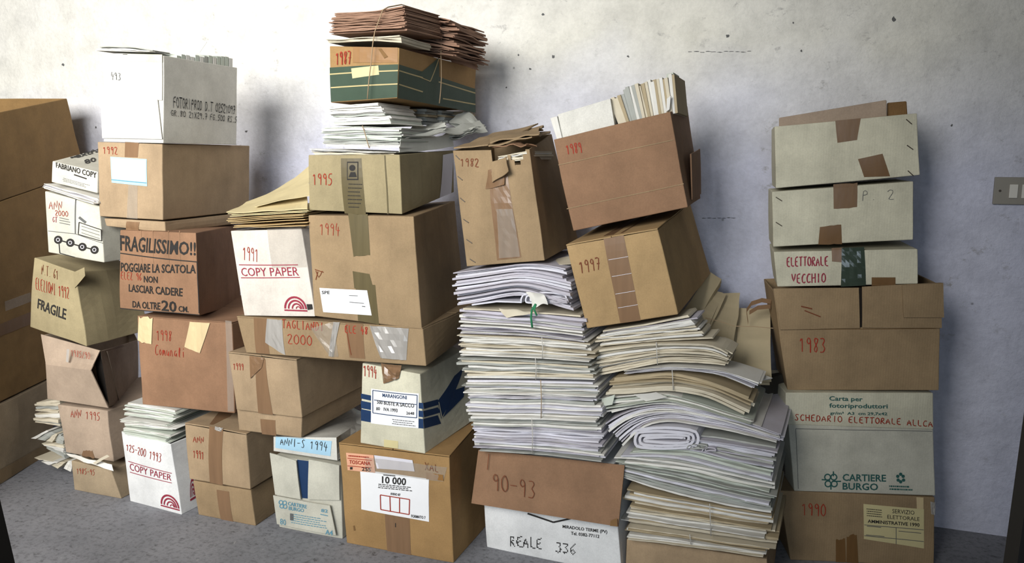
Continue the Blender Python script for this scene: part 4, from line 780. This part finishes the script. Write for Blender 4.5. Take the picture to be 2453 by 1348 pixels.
for a, b in (((1264, 1229), (1326, 1250)), ((1326, 1250), (1372, 1240))): line(Lre, rb, a, b, 'ink_black', px=4)
pm = Plane((1140, 1080), 2.27, -2)
MB = [  # top polyline, bottom polyline, sheaves, materials, label
 ([(1130, 1000), (1280, 1003), (1440, 1010)], [(1140, 1078), (1290, 1086), (1444, 1104)], 11, ['p_cool', 'p_white', 'p_mauve', 'p_grey'], 'lowest tattered bundle of the tall white paper stack, resting on the 90-93 carton', True),
 ([(1118, 908), (1280, 910), (1424, 914)], [(1128, 998), (1290, 1001), (1440, 1008)], 12, ['p_white', 'p_cool', 'p_grey'], 'tied bluish white bundle second from the bottom of the tall paper stack', True),
 ([(1104, 852), (1270, 858), (1416, 868)], [(1116, 906), (1280, 908), (1424, 912)], 7, ['p_white', 'p_cream', 'p_grey'], 'bundle third from the bottom of the tall paper stack with dark gaps', True),
 ([(1104, 800), (1270, 806), (1408, 820)], [(1104, 850), (1270, 856), (1418, 866)], 8, ['p_white', 'p_cream', 'p_white'], 'bundle fourth from the bottom of the tall paper stack, below the perforated sheets', True),
 ([(1106, 774), (1250, 782), (1400, 800)], [(1104, 799), (1270, 805), (1404, 820)], 4, ['p_white', 'p_white', 'p_mauve'], 'thin white sheaf with perforated edges in the tall paper stack', False),
 ([(1106, 734), (1250, 742), (1390, 752)], [(1106, 773), (1250, 781), (1398, 799)], 4, ['p_cream', 'p_white', 'p_mauve'], 'cream papers just under the folded mauve papers in the tall stack', False),
 ([(1092, 650), (1140, 644), (1190, 638), (1250, 628), (1310, 630), (1352, 640)], [(1098, 732), (1150, 724), (1190, 715), (1240, 706), (1280, 712), (1330, 733), (1372, 744)], 10, ['p_mauve', 'p_cool', 'p_mauve'], 'arched mauve papers at the top of the tall stack, tied with green string', False)]
for k, (tp, bt, n, mats, lb, tied) in enumerate(MB):
    rr = ptop('paper_bundle', lb[0].upper() + lb[1:], 'papers', pm, bt[0], 'bundles of the tall white paper stack'); pile(rr, pm, tp, bt, .42, n, mats, .007, .008, .008, gap=.22, wav=.002 if k < 6 else .0)
    if tied: xm = 1290 + rnd.uniform(-20, 15); ym = [np.interp(xm, [p[0] for p in q], [p[1] for p in q]) for q in (tp, bt)]; cord(rr, pm, [(xm, ym[0] - 1), (xm + 2, (ym[0] + ym[1]) / 2), (xm + 1, ym[1] + 1)], 'string_w' if k != 1 else 'string', .0014, -.022)
def roll(root, pl, c, rx, ry, turns, mat, d, t0=0.0, thick=3.2, name='rolled_sheets', tail=None):
    """a sheet rolled up, seen from its end: flat spiral carried back along the pile"""
    n = int(24 * turns); pts = []
    for i in range(n + 1):
        f = i / n; a = t0 + 2 * math.pi * turns * f; pts.append((c[0] + ry * (1 - .9 * f) * math.cos(a) + (rx - ry) * (1 - .25 * f) * max(-1, min(1, 1.6 * math.cos(a))), c[1] + ry * (1 - .9 * f) * math.sin(a) + 1.5 * math.sin(2.3 * a)))
    if tail: pts = tail + pts
    V = []; Fc = []
    for i, p in enumerate(pts):
        q = np.array(pts[min(i + 1, len(pts) - 1)]) - np.array(pts[max(i - 1, 0)]); nn = np.array([-q[1], q[0]]) / (np.linalg.norm(q) + 1e-9) * thick / 2
        for s in (1, -1):
            w = pl.at(tuple(np.array(p) + nn * s), -.012); V += [w, w + pl.n * d]
    for i in range(len(pts) - 1):
        a, b = 4 * i, 4 * i + 4; Fc += [(a, b, b + 1, a + 1), (a + 2, a + 3, b + 3, b + 2), (a, a + 2, b + 2, b)]
    return mesh(name, V, Fc, mat, root, smooth=False)
roll(rr, pm, (1305, 716), 58, 16, 2.2, 'p_cool', .2, 2.6, 3.4, tail=[(1130, 730), (1190, 722)]); roll(rr, pm, (1335, 722), 30, 9, 1.4, 'p_mauve', .15, 3.0, 3)
sheet(rr, 'knot', [pm.at((1265, 702), -.03), pm.at((1305, 705), -.04), pm.at((1312, 728), -.03), pm.at((1272, 735), -.035)], 'p_white', crumple=.012, freq=30, t=.001)
sheet(rr, 'torn_edge', [pm.at((1195, 738), -.02), pm.at((1240, 742), -.03), pm.at((1275, 752), -.03), pm.at((1215, 760), -.025)], 'p_cream', crumple=.006, freq=20, t=.001)
cord(rr, pm, [(1283, 728), (1274, 742), (1272, 760), (1275, 784)], 'string_g', .0034, -.035); cord(rr, pm, [(1283, 728), (1280, 742), (1286, 756)], 'string_g', .003, -.035)
pe = Plane((1310, 635), 2.3); o = sheet(None, 'paper_sheet', [pe.at((1300, 634)), pe.at((1380, 630)), pe.at((1372, 612), .1), pe.at((1330, 620), .1)], 'p_cream', crumple=.003, loc=tuple(pe.at((1340, 630)))); tag(o, 'cream paper corner sticking out right under the torn carton marked 1982', 'paper')
L82 = Lat(C4((1085, 358), (1268, 354), (1305, 624), (1118, 638)), 2.255, 0, .40, bulge=.003, back=dict(KTR=(1322, 318), KBR=(1386, 578), KTL=(1180, 325), KBL=(1200, 600)))
rb = box('tan carton marked 1982 with a torn open top and staples down its left edge', L82); carton(L82, rb, mat='brown', open_top=True, res=(24, 6, 22), hole=lambda u, w: .50 < u < .97 and w > .93 - .05 * math.sin(u * 17) - .06 * (u < .7))
decal(L82, rb, 'tape', [(1170, 410), (1215, 412), (1249, 616), (1191, 623)], 'tape', off=.001, res=(6, 14), wrinkle=.0015); decal(L82, rb, 'tape', [(1190, 500), (1228, 500), (1246, 614), (1196, 618)], 'tape_grey', off=.003, wrinkle=.003)
hand(L82, rb, '1982', (1103, 378, 1147, 398, 2), 'ink_brown', wid=.0026)
for a, b in (((1092, 372), (1101, 381)), ((1097, 422), (1108, 431)), ((1103, 474), (1114, 483)), ((1111, 525), (1123, 533)), ((1118, 573), (1131, 582)), ((1126, 620), (1139, 628))): staple(L82, rb, a, b)
plt_ = L82.pl
for q, mt, cr_ in (([(1086, 358), (1170, 350), (1290, 300), (1180, 322)], 'brown', .006), ([(1170, 352), (1280, 330), (1322, 316), (1230, 322)], 'brown', .012), ([(1175, 340), (1290, 322), (1300, 306), (1200, 318)], 'brown', .014)):
    d0 = [0, .02, .34, .30]; sheet(rb, 'flap', [plt_.at(p, dd) + [0, 0, .004] for p, dd in zip(q, d0)], mt, crumple=cr_, t=.004, freq=16, nu=14, nv=8)
sheet(rb, 'torn_flap', [plt_.at((1170, 392), -.006), plt_.at((1212, 374), -.02), plt_.at((1216, 412), -.035), plt_.at((1180, 440), -.012)], 'brown', crumple=.010, t=.003, freq=20); sheet(rb, 'torn_flap', [plt_.at((1176, 352), .0), plt_.at((1260, 348), .01), plt_.at((1284, 348), .05), plt_.at((1200, 336), .06)], 'brown2', crumple=.016, t=.003, freq=28)
sheet(rb, 'torn_flap', [plt_.at((1168, 410), -.004), plt_.at((1205, 404), -.012), plt_.at((1205, 440), -.016), plt_.at((1164, 452), -.006)], 'tape', crumple=.008, t=.002, freq=22)
rr = thing('paper_pile', 'white papers seen through the torn top of the carton marked 1982', 'papers', tuple(plt_.at((1225, 378), .05))); pile(rr, plt_, [(1190, 372), (1264, 358)], [(1195, 392), (1264, 384)], .25, 4, ['p_white', 'p_cream'], .003, .003, .004, y_in=.008)

# ------------------------------------------------------------------ column 6: leaning paper stack with two cartons on it
pk = Plane((1500, 1345), 2.30, -3)
Lbs = Lat(C4((1500, 1289), (1836, 1334), (1838, 1430), (1500, 1378)), 2.315, -3, .45, zb=0.0, crumple=.006)
rb = box('crushed brown carton on the floor under the leaning paper stack', Lbs); carton(Lbs, rb, mat='tan', res=(12, 6, 5))
KB = [
 ([(1504, 1258), (1600, 1271), (1722, 1290), (1844, 1306)], [(1504, 1285), (1650, 1303), (1836, 1330)], 5, ['p_tan', 'p_cream', 'p_white'], 'lowest tan bundle of the leaning paper stack', .006, .008, .003),
 ([(1512, 1170), (1600, 1188), (1700, 1206), (1848, 1232)], [(1504, 1254), (1600, 1267), (1722, 1286), (1846, 1302)], 10, ['p_tan', 'p_cream', 'p_tan', 'p_white'], 'tan and cream bundle second from the floor in the leaning stack', .010, .012, .003),
 ([(1496, 1078), (1560, 1072), (1640, 1076), (1758, 1104), (1852, 1128)], [(1470, 1136), (1540, 1162), (1640, 1190), (1740, 1212), (1846, 1230)], 12, ['p_grey', 'p_green', 'p_white', 'p_cool'], 'crumpled grey-blue bundle in the lower middle of the leaning stack', .012, .007, .006),
 ([(1560, 1062), (1660, 1040), (1758, 1052), (1862, 1070)], [(1575, 1074), (1660, 1078), (1758, 1104), (1856, 1122)], 6, ['p_cool', 'p_grey', 'p_mauve'], 'rolled newspapers end layers in the middle of the leaning stack', .008, .010, .004),
 ([(1450, 1012), (1475, 990), (1542, 970), (1607, 964), (1700, 984), (1758, 998), (1862, 1036)], [(1492, 1066), (1506, 1048), (1545, 1014), (1607, 1005), (1700, 1023), (1770, 1035), (1866, 1060)], 9, ['p_cool', 'p_mauve', 'p_cool', 'p_white'], 'bluish papers folded over in an arch in the middle of the leaning stack', .005, .008, .002),
 ([(1437, 952), (1500, 945), (1596, 936), (1682, 962), (1785, 996)], [(1446, 990), (1520, 974), (1596, 965), (1704, 988), (1823, 1022)], 5, ['p_white', 'p_green', 'p_white'], 'white loose sheets with torn edges above the arched bluish papers', .012, .014, .003),
 ([(1468, 900), (1540, 892), (1612, 886), (1704, 906), (1806, 946)], [(1462, 946), (1540, 942), (1607, 934), (1704, 950), (1790, 994)], 4, ['p_cream', 'p_tan', 'p_cream'], 'beige bundle above the white torn sheets in the leaning stack', .006, .006, .001),
 ([(1500, 886), (1612, 874), (1731, 883), (1814, 912)], [(1500, 896), (1612, 884), (1731, 897), (1806, 930)], 3, ['p_white', 'p_cool'], 'thin white curved sheaf on the beige bundle of the leaning stack', .005, .008, .001),
 ([(1426, 838), (1480, 828), (1585, 818), (1725, 820), (1752, 842)], [(1423, 903), (1490, 890), (1596, 868), (1700, 872), (1738, 878)], 8, ['p_white', 'p_cream', 'p_cream'], 'cream bundle second from the top of the leaning stack', .006, .006, .002),
 ([(1445, 788), (1545, 774), (1652, 752)], [(1431, 830), (1560, 818), (1700, 812)], 6, ['p_white', 'p_cream', 'p_mauve'], 'thin fanned papers right under the carton marked 1997', .008, .012, .002)]
for k, (tp, bt, n, mats, lb, jl, jr, cr_) in enumerate(KB):
    rr = ptop('paper_bundle', lb[0].upper() + lb[1:], 'papers', pk, bt[0], 'bundles of the leaning paper stack'); pile(rr, pk, tp, bt, .44 if k < 6 else .13, n, mats, jl, jr, .008, gap=.2, crumple=cr_, nu=20)
    if k in (0, 1, 6, 8): xm = {0: 1652, 1: 1700, 6: 1610, 8: 1572}[k]; ym = [np.interp(xm, [p[0] for p in q], [p[1] for p in q]) for q in (tp, bt)]; cord(rr, pk, [(xm, ym[0]), (xm + 3, ym[1])], 'string_w', .0014, -.02)
    if k == 3:
        roll(rr, pk, (1594, 1052), 84, 28, 3.4, 'p_cool', .3, 3.4, 6.6); roll(rr, pk, (1672, 1072), 26, 7, 1.3, 'p_grey', .2, 3.0, 3); roll(rr, pk, (1700, 1078), 18, 6, 1.2, 'p_mauve', .2, 2.6, 3)
    if k == 5: sheet(rr, 'torn_sheet', [pk.at((1520, 945), -.02), pk.at((1570, 938), -.03), pk.at((1600, 952), -.03), pk.at((1548, 962), -.02)], 'p_white', crumple=.006, freq=20); sheet(rr, 'torn_sheet', [pk.at((1440, 955), -.01), pk.at((1475, 945), -.02), pk.at((1470, 970), -.03), pk.at((1445, 975), -.02)], 'p_green', crumple=.006, freq=20)
# sloping beige folders behind, on the right of the stack
for k, (q, ys, lb, t, tie) in enumerate([
    ([(1672, 800), (1752, 872), (1772, 700), (1708, 702)], (2.46, 2.46, 2.84, 2.84), 'beige folder sloping up behind the cream bundle, with a tied string', .035, [(1690, 770), (1760, 790)]),
    ([(1752, 900), (1844, 900), (1842, 738), (1768, 736)], (2.47, 2.47, 2.80, 2.80), 'rightmost beige folder with a dark ribbon loop at its top edge', .03, [(1762, 790), (1852, 795)]),
    ([(1600, 800), (1640, 812), (1728, 668), (1700, 650)], (2.46, 2.46, 2.84, 2.84), 'dark-edged beige folder leaning against the side of the 1997 carton', .03, None),
    ([(1650, 790), (1690, 806), (1735, 700), (1690, 690)], (2.47, 2.47, 2.80, 2.80), 'short beige folder between the two larger leaning folders', .02, None)]):
    W_ = [wpt(p, y) for p, y in zip(q, ys)]; rr = thing('paper_folder', lb[0].upper() + lb[1:], 'folder', tuple(sum(W_) / 4), 0, 'beige folders behind the leaning stack')
    for m in range(3): dz = np.array([0, 0, -t / 3 * m]); sheet(rr, 'leaf', [w + dz + np.array([rnd.uniform(-.006, .006), rnd.uniform(-.006, .006), 0]) for w in W_], 'folder', crumple=.006, t=t / 3 * .8, freq=8)
    if tie: a, b = (wpt(p, y) for p, y in zip(tie, (2.55, 2.55))); V, Fc = tube([a + [0, 0, .012], (a + b) / 2 + [0, 0, .014], b + [0, 0, .012]], .0014, 6); mesh('string', V, Fc, 'string', rr)
    if k == 1:
        rp = [wpt(p, 2.66) for p in ((1792, 775), (1788, 745), (1800, 728), (1825, 720), (1848, 724), (1845, 735), (1815, 738), (1795, 750))]; V = []; 
        for p in rp: V += [p + [0, 0, .009], p + [0, .004, -.006]]
        mesh('ribbon', V, [(2 * i, 2 * i + 1, 2 * i + 3, 2 * i + 2) for i in range(len(rp) - 1)], 'tape', rr)
        sheet(rr, 'curled_edge', [wpt((1740, 880), 2.33), wpt((1812, 912), 2.33), wpt((1850, 905), 2.40), wpt((1760, 870), 2.42)], 'p_white', crumple=.003, t=.003)
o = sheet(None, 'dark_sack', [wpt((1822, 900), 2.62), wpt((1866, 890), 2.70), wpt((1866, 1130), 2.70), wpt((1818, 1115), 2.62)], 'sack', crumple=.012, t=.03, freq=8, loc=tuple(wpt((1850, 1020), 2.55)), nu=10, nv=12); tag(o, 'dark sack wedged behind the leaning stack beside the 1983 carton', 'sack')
L97 = Lat(C4((1357, 586), (1576, 547), (1625, 753), (1405, 787)), 2.27, 0, .56, bulge=.003, back=dict(KTR=(1652, 484), KBR=(1702, 655), KTL=(1470, 524)))
rb = box('tilted tan carton marked 1997 with a wide brown tape strip', L97); carton(L97, rb, mat='gold', top=False); flaps_top(L97, rb, 'gold', 'h', lift=.002)
decal(L97, rb, 'tape', [(1446, 572), (1494, 563), (1535, 767), (1486, 774)], 'tape', res=(4, 12)); decal(L97, rb, 'tape', [(1446, 570), (1494, 562), (1580, 508), (1540, 514)], 'tape', 'T', off=.0062)
for y in (620, 660, 702, 735): line(L97, rb, (1458 + (y - 620) * .2, y + 2), (1505 + (y - 620) * .2, y - 6), 'label_g', px=1, off=.0014, name='crease')
for p in ((1463, 585), (1468, 592), (1474, 606)): line(L97, rb, p, (p[0] + 4, p[1] + 4), 'plastic', px=3, off=.002, name='glint') if 0 else None
hand(L97, rb, '1997', [(1386, 625), (1436, 615), (1440, 645), (1390, 655)], 'ink_brown', wid=.003)
L89 = Lat(C4((1325, 331), (1606, 264), (1648, 496), (1373, 553)), 2.34, 0, .36, bulge=.003, back=dict(KTR=(1646, 250), KBR=(1678, 475)))
rb = box('tilted reddish open carton marked 1989 full of files', L89); carton(L89, rb, mat='brown2', open_top=True)
hand(L89, rb, '1989', [(1354, 346), (1392, 340), (1396, 366), (1358, 370)], 'ink_red', wid=.0026); P = [L89.face('R', .25 + .7 * i / 4, .05 + .47 * j / 4, .006 + .004 * j) for j in range(5) for i in range(5)]; V, Fc = slab(P, 4, 4, .004); mesh('flap', V, Fc, 'brown2', rb)
line(L89, rb, (1338, 395), (1612, 335), 'brown', px=2, name='crease'); line(L89, rb, (1358, 500), (1638, 440), 'brown', px=2, name='crease')
pf = L89.pl
def lean_slab(root, name, q, dep, t, mat, bevel=.0008):
    P = [pf.at(p, dep) for p in q]; V = P + [p + pf.n * t for p in P]; mesh(name, V, [(0, 1, 2, 3), (7, 6, 5, 4), (0, 4, 5, 1), (1, 5, 6, 2), (2, 6, 7, 3), (3, 7, 4, 0)], mat, root, bevel=bevel)
rr = thing('card_box', 'white card index box at the left in the carton marked 1989', 'box', tuple(pf.at((1395, 300), .08))); lean_slab(rr, 'body', [(1336, 274), (1462, 236), (1474, 310), (1350, 345)], .02, .22, 'white'); lean_slab(rr, 'edge_card', [(1318, 283), (1330, 279), (1344, 338), (1336, 341)], .02, .2, 'p_white'); lean_slab(rr, 'edge_card', [(1326, 281), (1334, 278), (1348, 337), (1340, 340)], .012, .2, 'p_white')
rr = thing('file_row', 'fanned row of brownish standing files in the carton marked 1989', 'files', tuple(pf.at((1545, 260), .1)))
for k in range(22):
    f = k / 21; xt = 1456 + 150 * f + rnd.uniform(-2, 2); yt = 233 - 52 * f ** .8 + rnd.uniform(-5, 4) + (8 if k < 5 else 0); xb = 1482 + 135 * f; yb = 300 - 28 * f; w = 8.5
    lean_slab(rr, 'file', [(xt, yt), (xt + w, yt - 3), (xb + w * .8, yb - 2), (xb, yb)], .03 + rnd.uniform(0, .012), .22, rnd.choice(['p_cream', 'p_white', 'p_cream', 'p_tan', 'p_grey']))
lean_slab(rr, 'file', [(1596, 178), (1613, 173), (1618, 258), (1606, 262)], .12, .12, 'p_green'); lean_slab(rr, 'file', [(1597, 236), (1607, 229), (1604, 262), (1596, 268)], .02, .01, 'p_white')

# ------------------------------------------------------------------ column 7: right-hand pile
RY, RYAW = 2.575, 15
Lz = Lat(C4((1868, 1172), (2240, 1188), (2238, 1350), (1893, 1342)), RY, RYAW, .26, zb=0.0, crumple=.002)
rb = box('brown carton marked 1990 on the floor, lowest in the right pile', Lz); carton(Lz, rb, mat='brown'); hand(Lz, rb, '1990', (1920, 1202, 1978, 1232, 5), wid=.0028)
lb = decal(Lz, rb, 'label', [(2068, 1206), (2213, 1219), (2213, 1313), (2069, 1290)], 'label_y', off=.0012, label='yellowed printed election label'); text(Lz, lb, 'SERVIZIO', [(2137, 1218), (2190, 1222), (2190, 1232), (2137, 1228)], bold=False, off=.002); text(Lz, lb, 'ELETTORALE', [(2125, 1232), (2202, 1238), (2202, 1247), (2125, 1241)], bold=False, off=.002); text(Lz, lb, 'AMMINISTRATIVE 1990', [(2078, 1243), (2202, 1252), (2202, 1261), (2078, 1251)], off=.002); scribbles(Lz, lb, [(2074, 1215), (2116, 1219), (2116, 1240), (2074, 1236)], 4, 'ink_black', off=.002)
for a, b in (((2070, 1256), (2212, 1268)), ((2070, 1282), (2212, 1296)), ((2146, 1262), (2146, 1302)), ((2076, 1259), (2110, 1262)), ((2152, 1271), (2206, 1276)), ((2074, 1280), (2118, 1284))): line(Lz, lb, a, b, 'ink_grey', px=1.5, off=.002)
decal(Lz, rb, 'tape', [(2002, 1292), (2024, 1290), (2026, 1349), (2002, 1348)], 'tape_dark', off=.001, jag=.05); decal(Lz, rb, 'tape', [(2028, 1284), (2052, 1280), (2056, 1349), (2027, 1349)], 'tape_dark', off=.001, jag=.05); decal(Lz, rb, 'tape', [(2195, 1190), (2212, 1191), (2212, 1230), (2196, 1226)], 'masking', off=.001); decal(Lz, rb, 'tape', [(2228, 1200), (2240, 1202), (2240, 1232), (2230, 1230)], 'plastic', off=.002, wrinkle=.003)
Lc = Lat(C4((1889, 1012), (2236, 1024), (2240, 1187), (1902, 1176)), RY, RYAW, .26, crumple=.002); Ll = Lat(C4((1882, 937), (2236, 938), (2237, 1029), (1884, 1017)), RY - .012, RYAW, .27, crumple=.002)
rb = box('greyish carton with green print and a lid marked SCHEDARIO ELETTORALE', Lc); carton(Lc, rb, 'base', 'offwhite'); carton(Ll, rb, 'lid', 'cream', res=(12, 5, 5))
text(Ll, rb, 'Carta per', [(1986, 948), (2066, 950), (2066, 964), (1986, 962)], 'ink_green'); text(Ll, rb, 'fotoriproduttori', [(1986, 965), (2126, 967), (2126, 981), (1986, 979)], 'ink_green'); text(Ll, rb, 'gr/m²  A3  cm 29,7x42', [(1988, 985), (2125, 987), (2125, 996), (1988, 994)], 'ink_green')
hand(Ll, rb, 'SCHEDARIO ELETTORALE', [(1903, 991), (2158, 1002), (2158, 1016), (1903, 1006)], wid=.0026); hand(Ll, rb, 'ALLCA', [(2172, 1003), (2234, 1008), (2234, 1022), (2172, 1018)], wid=.0026)
text(Lc, rb, 'CARTIERE', [(2018, 1134), (2122, 1136), (2122, 1153), (2018, 1151)], 'ink_green'); text(Lc, rb, 'BURGO', [(2018, 1155), (2103, 1157), (2103, 1174), (2018, 1172)], 'ink_green'); rings(Lc, rb, [(1982, 1142), (1997, 1142), (1983, 1158), (1998, 1158)], 7, 3, 'ink_green'); line(Lc, rb, (1968, 1148), (1988, 1149), 'ink_green', px=3); line(Lc, rb, (1994, 1152), (2014, 1152), 'ink_green', px=3); line(Lc, rb, (1996, 1128), (1996, 1140), 'ink_green', px=3); line(Lc, rb, (1990, 1160), (1990, 1172), 'ink_green', px=3)
for c in ((2150, 1140), (2163, 1140), (2151, 1149), (2164, 1149), (2157, 1135), (2157, 1153)): rings(Lc, rb, [c], 2, 4, 'ink_green', name='recycling_mark')
scribbles(Lc, rb, (2128, 1160, 2186, 1174, 2), 2, 'ink_green', fill=.5)
for a, b in (((1906, 1026), (2232, 1032)), ((1906, 1026), (1912, 1170))): line(Lc, rb, a, b, 'ink_grey', px=1.2, name='crease')
Lq4 = Lat(C4((1852, 694), (2254, 679), (2250, 935), (1886, 934)), RY + .02, 9, .26, crumple=.003)
rb = box('wide brown open carton marked 1983 with hanging front flaps', Lq4); carton(Lq4, rb, mat='brown2' if 0 else 'brown', open_top=True)
for q in ([(1852, 690), (2056, 688), (2058, 784), (1868, 788)], [(2064, 686), (2254, 676), (2254, 784), (2064, 783)]): decal(Lq4, rb, 'flap', q, 'brown', off=.003, thick=.005, res=(8, 4))
decal(Lq4, rb, 'flap', [(2158, 682), (2256, 676), (2258, 758), (2162, 758)], 'brown', off=.010, thick=.004, res=(6, 4)); decal(Lq4, rb, 'gap', [(2056, 690), (2064, 688), (2065, 783), (2058, 783)], 'dark', off=.002)  # last strip is dark colour painted in for shade between the two flaps
hand(Lq4, rb, '1983', (1914, 806, 1978, 842, 3), wid=.003); line(Lq4, rb, (1918, 732), (1944, 738), 'ink_brown', px=3, off=.010, name='scrawl'); line(Lq4, rb, (1926, 742), (1964, 757), 'ink_brown', px=2.5, off=.010, name='scrawl'); line(Lq4, rb, (1893, 788), (2242, 786), 'inner', px=1.5, name='crease')
Lr3 = Lat(C4((1853, 600), (2198, 593), (2200, 680), (1862, 687)), RY + .045, 5, .25, crumple=.002)
rb = box('low white carton marked ELETTORALE VECCHIO with dark green tape', Lr3); carton(Lr3, rb, mat='cream', res=(14, 5, 5)); hand(Lr3, rb, 'ELETTORALE', (1884, 616, 1984, 638, -2), 'ink_maroon', wid=.0034); hand(Lr3, rb, 'VECCHIO', (1896, 656, 1978, 678, -2), 'ink_maroon', wid=.0034)
decal(Lr3, rb, 'tape', [(1992, 594), (2020, 592), (2018, 628), (1993, 626)], 'tape'); decal(Lr3, rb, 'tape', [(2016, 593), (2070, 591), (2074, 683), (2014, 686)], 'tape_green', off=.0016, wrinkle=.003, res=(6, 10)); decal(Lr3, rb, 'tape', (2088, 664, 2145, 684), 'tape_dark')
Lr2 = Lat(C4((1850, 456), (2188, 431), (2188, 574), (1851, 591)), RY + .05, 5, .25, crumple=.002); rb = box('white carton marked P. 2 with two brown tape squares and staples', Lr2); carton(Lr2, rb, mat='cream')
decal(Lr2, rb, 'tape', [(1996, 442), (2054, 438), (2053, 496), (1997, 500)], 'tape_dark', jag=.02); decal(Lr2, rb, 'tape', [(1964, 543), (2015, 537), (2017, 584), (1960, 586)], 'tape_dark', jag=.02); hand(Lr2, rb, 'P. 2', (2064, 456, 2142, 480, -2), 'ink_grey', wid=.0016)
for a, b in (((1859, 472), (1873, 481)), ((1859, 532), (1873, 541))): staple(Lr2, rb, a, b)
Lr1 = Lat(C4((1856, 300), (2198, 268), (2204, 419), (1858, 451)), RY + .05, 4, .27, bulge=.006, crumple=.003); rb = box('topmost white carton of the right pile with two crooked brown tape patches', Lr1); carton(Lr1, rb, mat='cream', open_top=True)
decal(Lr1, rb, 'tape', [(2001, 289), (2062, 283), (2053, 335), (2006, 342)], 'tape_dark'); decal(Lr1, rb, 'tape', [(2055, 381), (2114, 368), (2132, 422), (2070, 424)], 'tape_dark')
for a, b in (((2171, 286), (2184, 297)), ((2173, 348), (2187, 358)), ((2175, 409), (2188, 421))): staple(Lr1, rb, a, b)
pr = Lr1.pl
def rslab(root, name, q, dep, t, mat):
    P = [pr.at(p, dep) for p in q]; V = P + [p + pr.n * t for p in P]; mesh(name, V, [(0, 1, 2, 3), (7, 6, 5, 4), (0, 4, 5, 1), (1, 5, 6, 2), (2, 6, 7, 3), (3, 7, 4, 0)], mat, root, bevel=.003)
o = thing('card_folder', 'pale pinkish card folder standing in the topmost right carton', 'folder', tuple(pr.at((1990, 290), .03))); rslab(o, 'cover', [(1868, 280), (2116, 238), (2126, 248), (2126, 330), (1866, 340)], .03, .04, 'pinkish') if 0 else rslab(o, 'cover', [(1866, 282), (2124, 239), (2126, 330), (1866, 340)], .03, .006, 'pinkish'); rslab(o, 'pages', [(1870, 284), (2120, 243), (2122, 330), (1870, 340)], .037, .02, 'p_cream')
o = thing('card_folder', 'small dark brown folder stack behind the pale one in the topmost right carton', 'folder', tuple(pr.at((2150, 260), .05)))
for m in range(4): rslab(o, 'cover', [(2126, 246 + m), (2172 - 2 * m, 242 + m), (2178, 330), (2126, 330)], .05 + .018 * m, .014, 'inner')
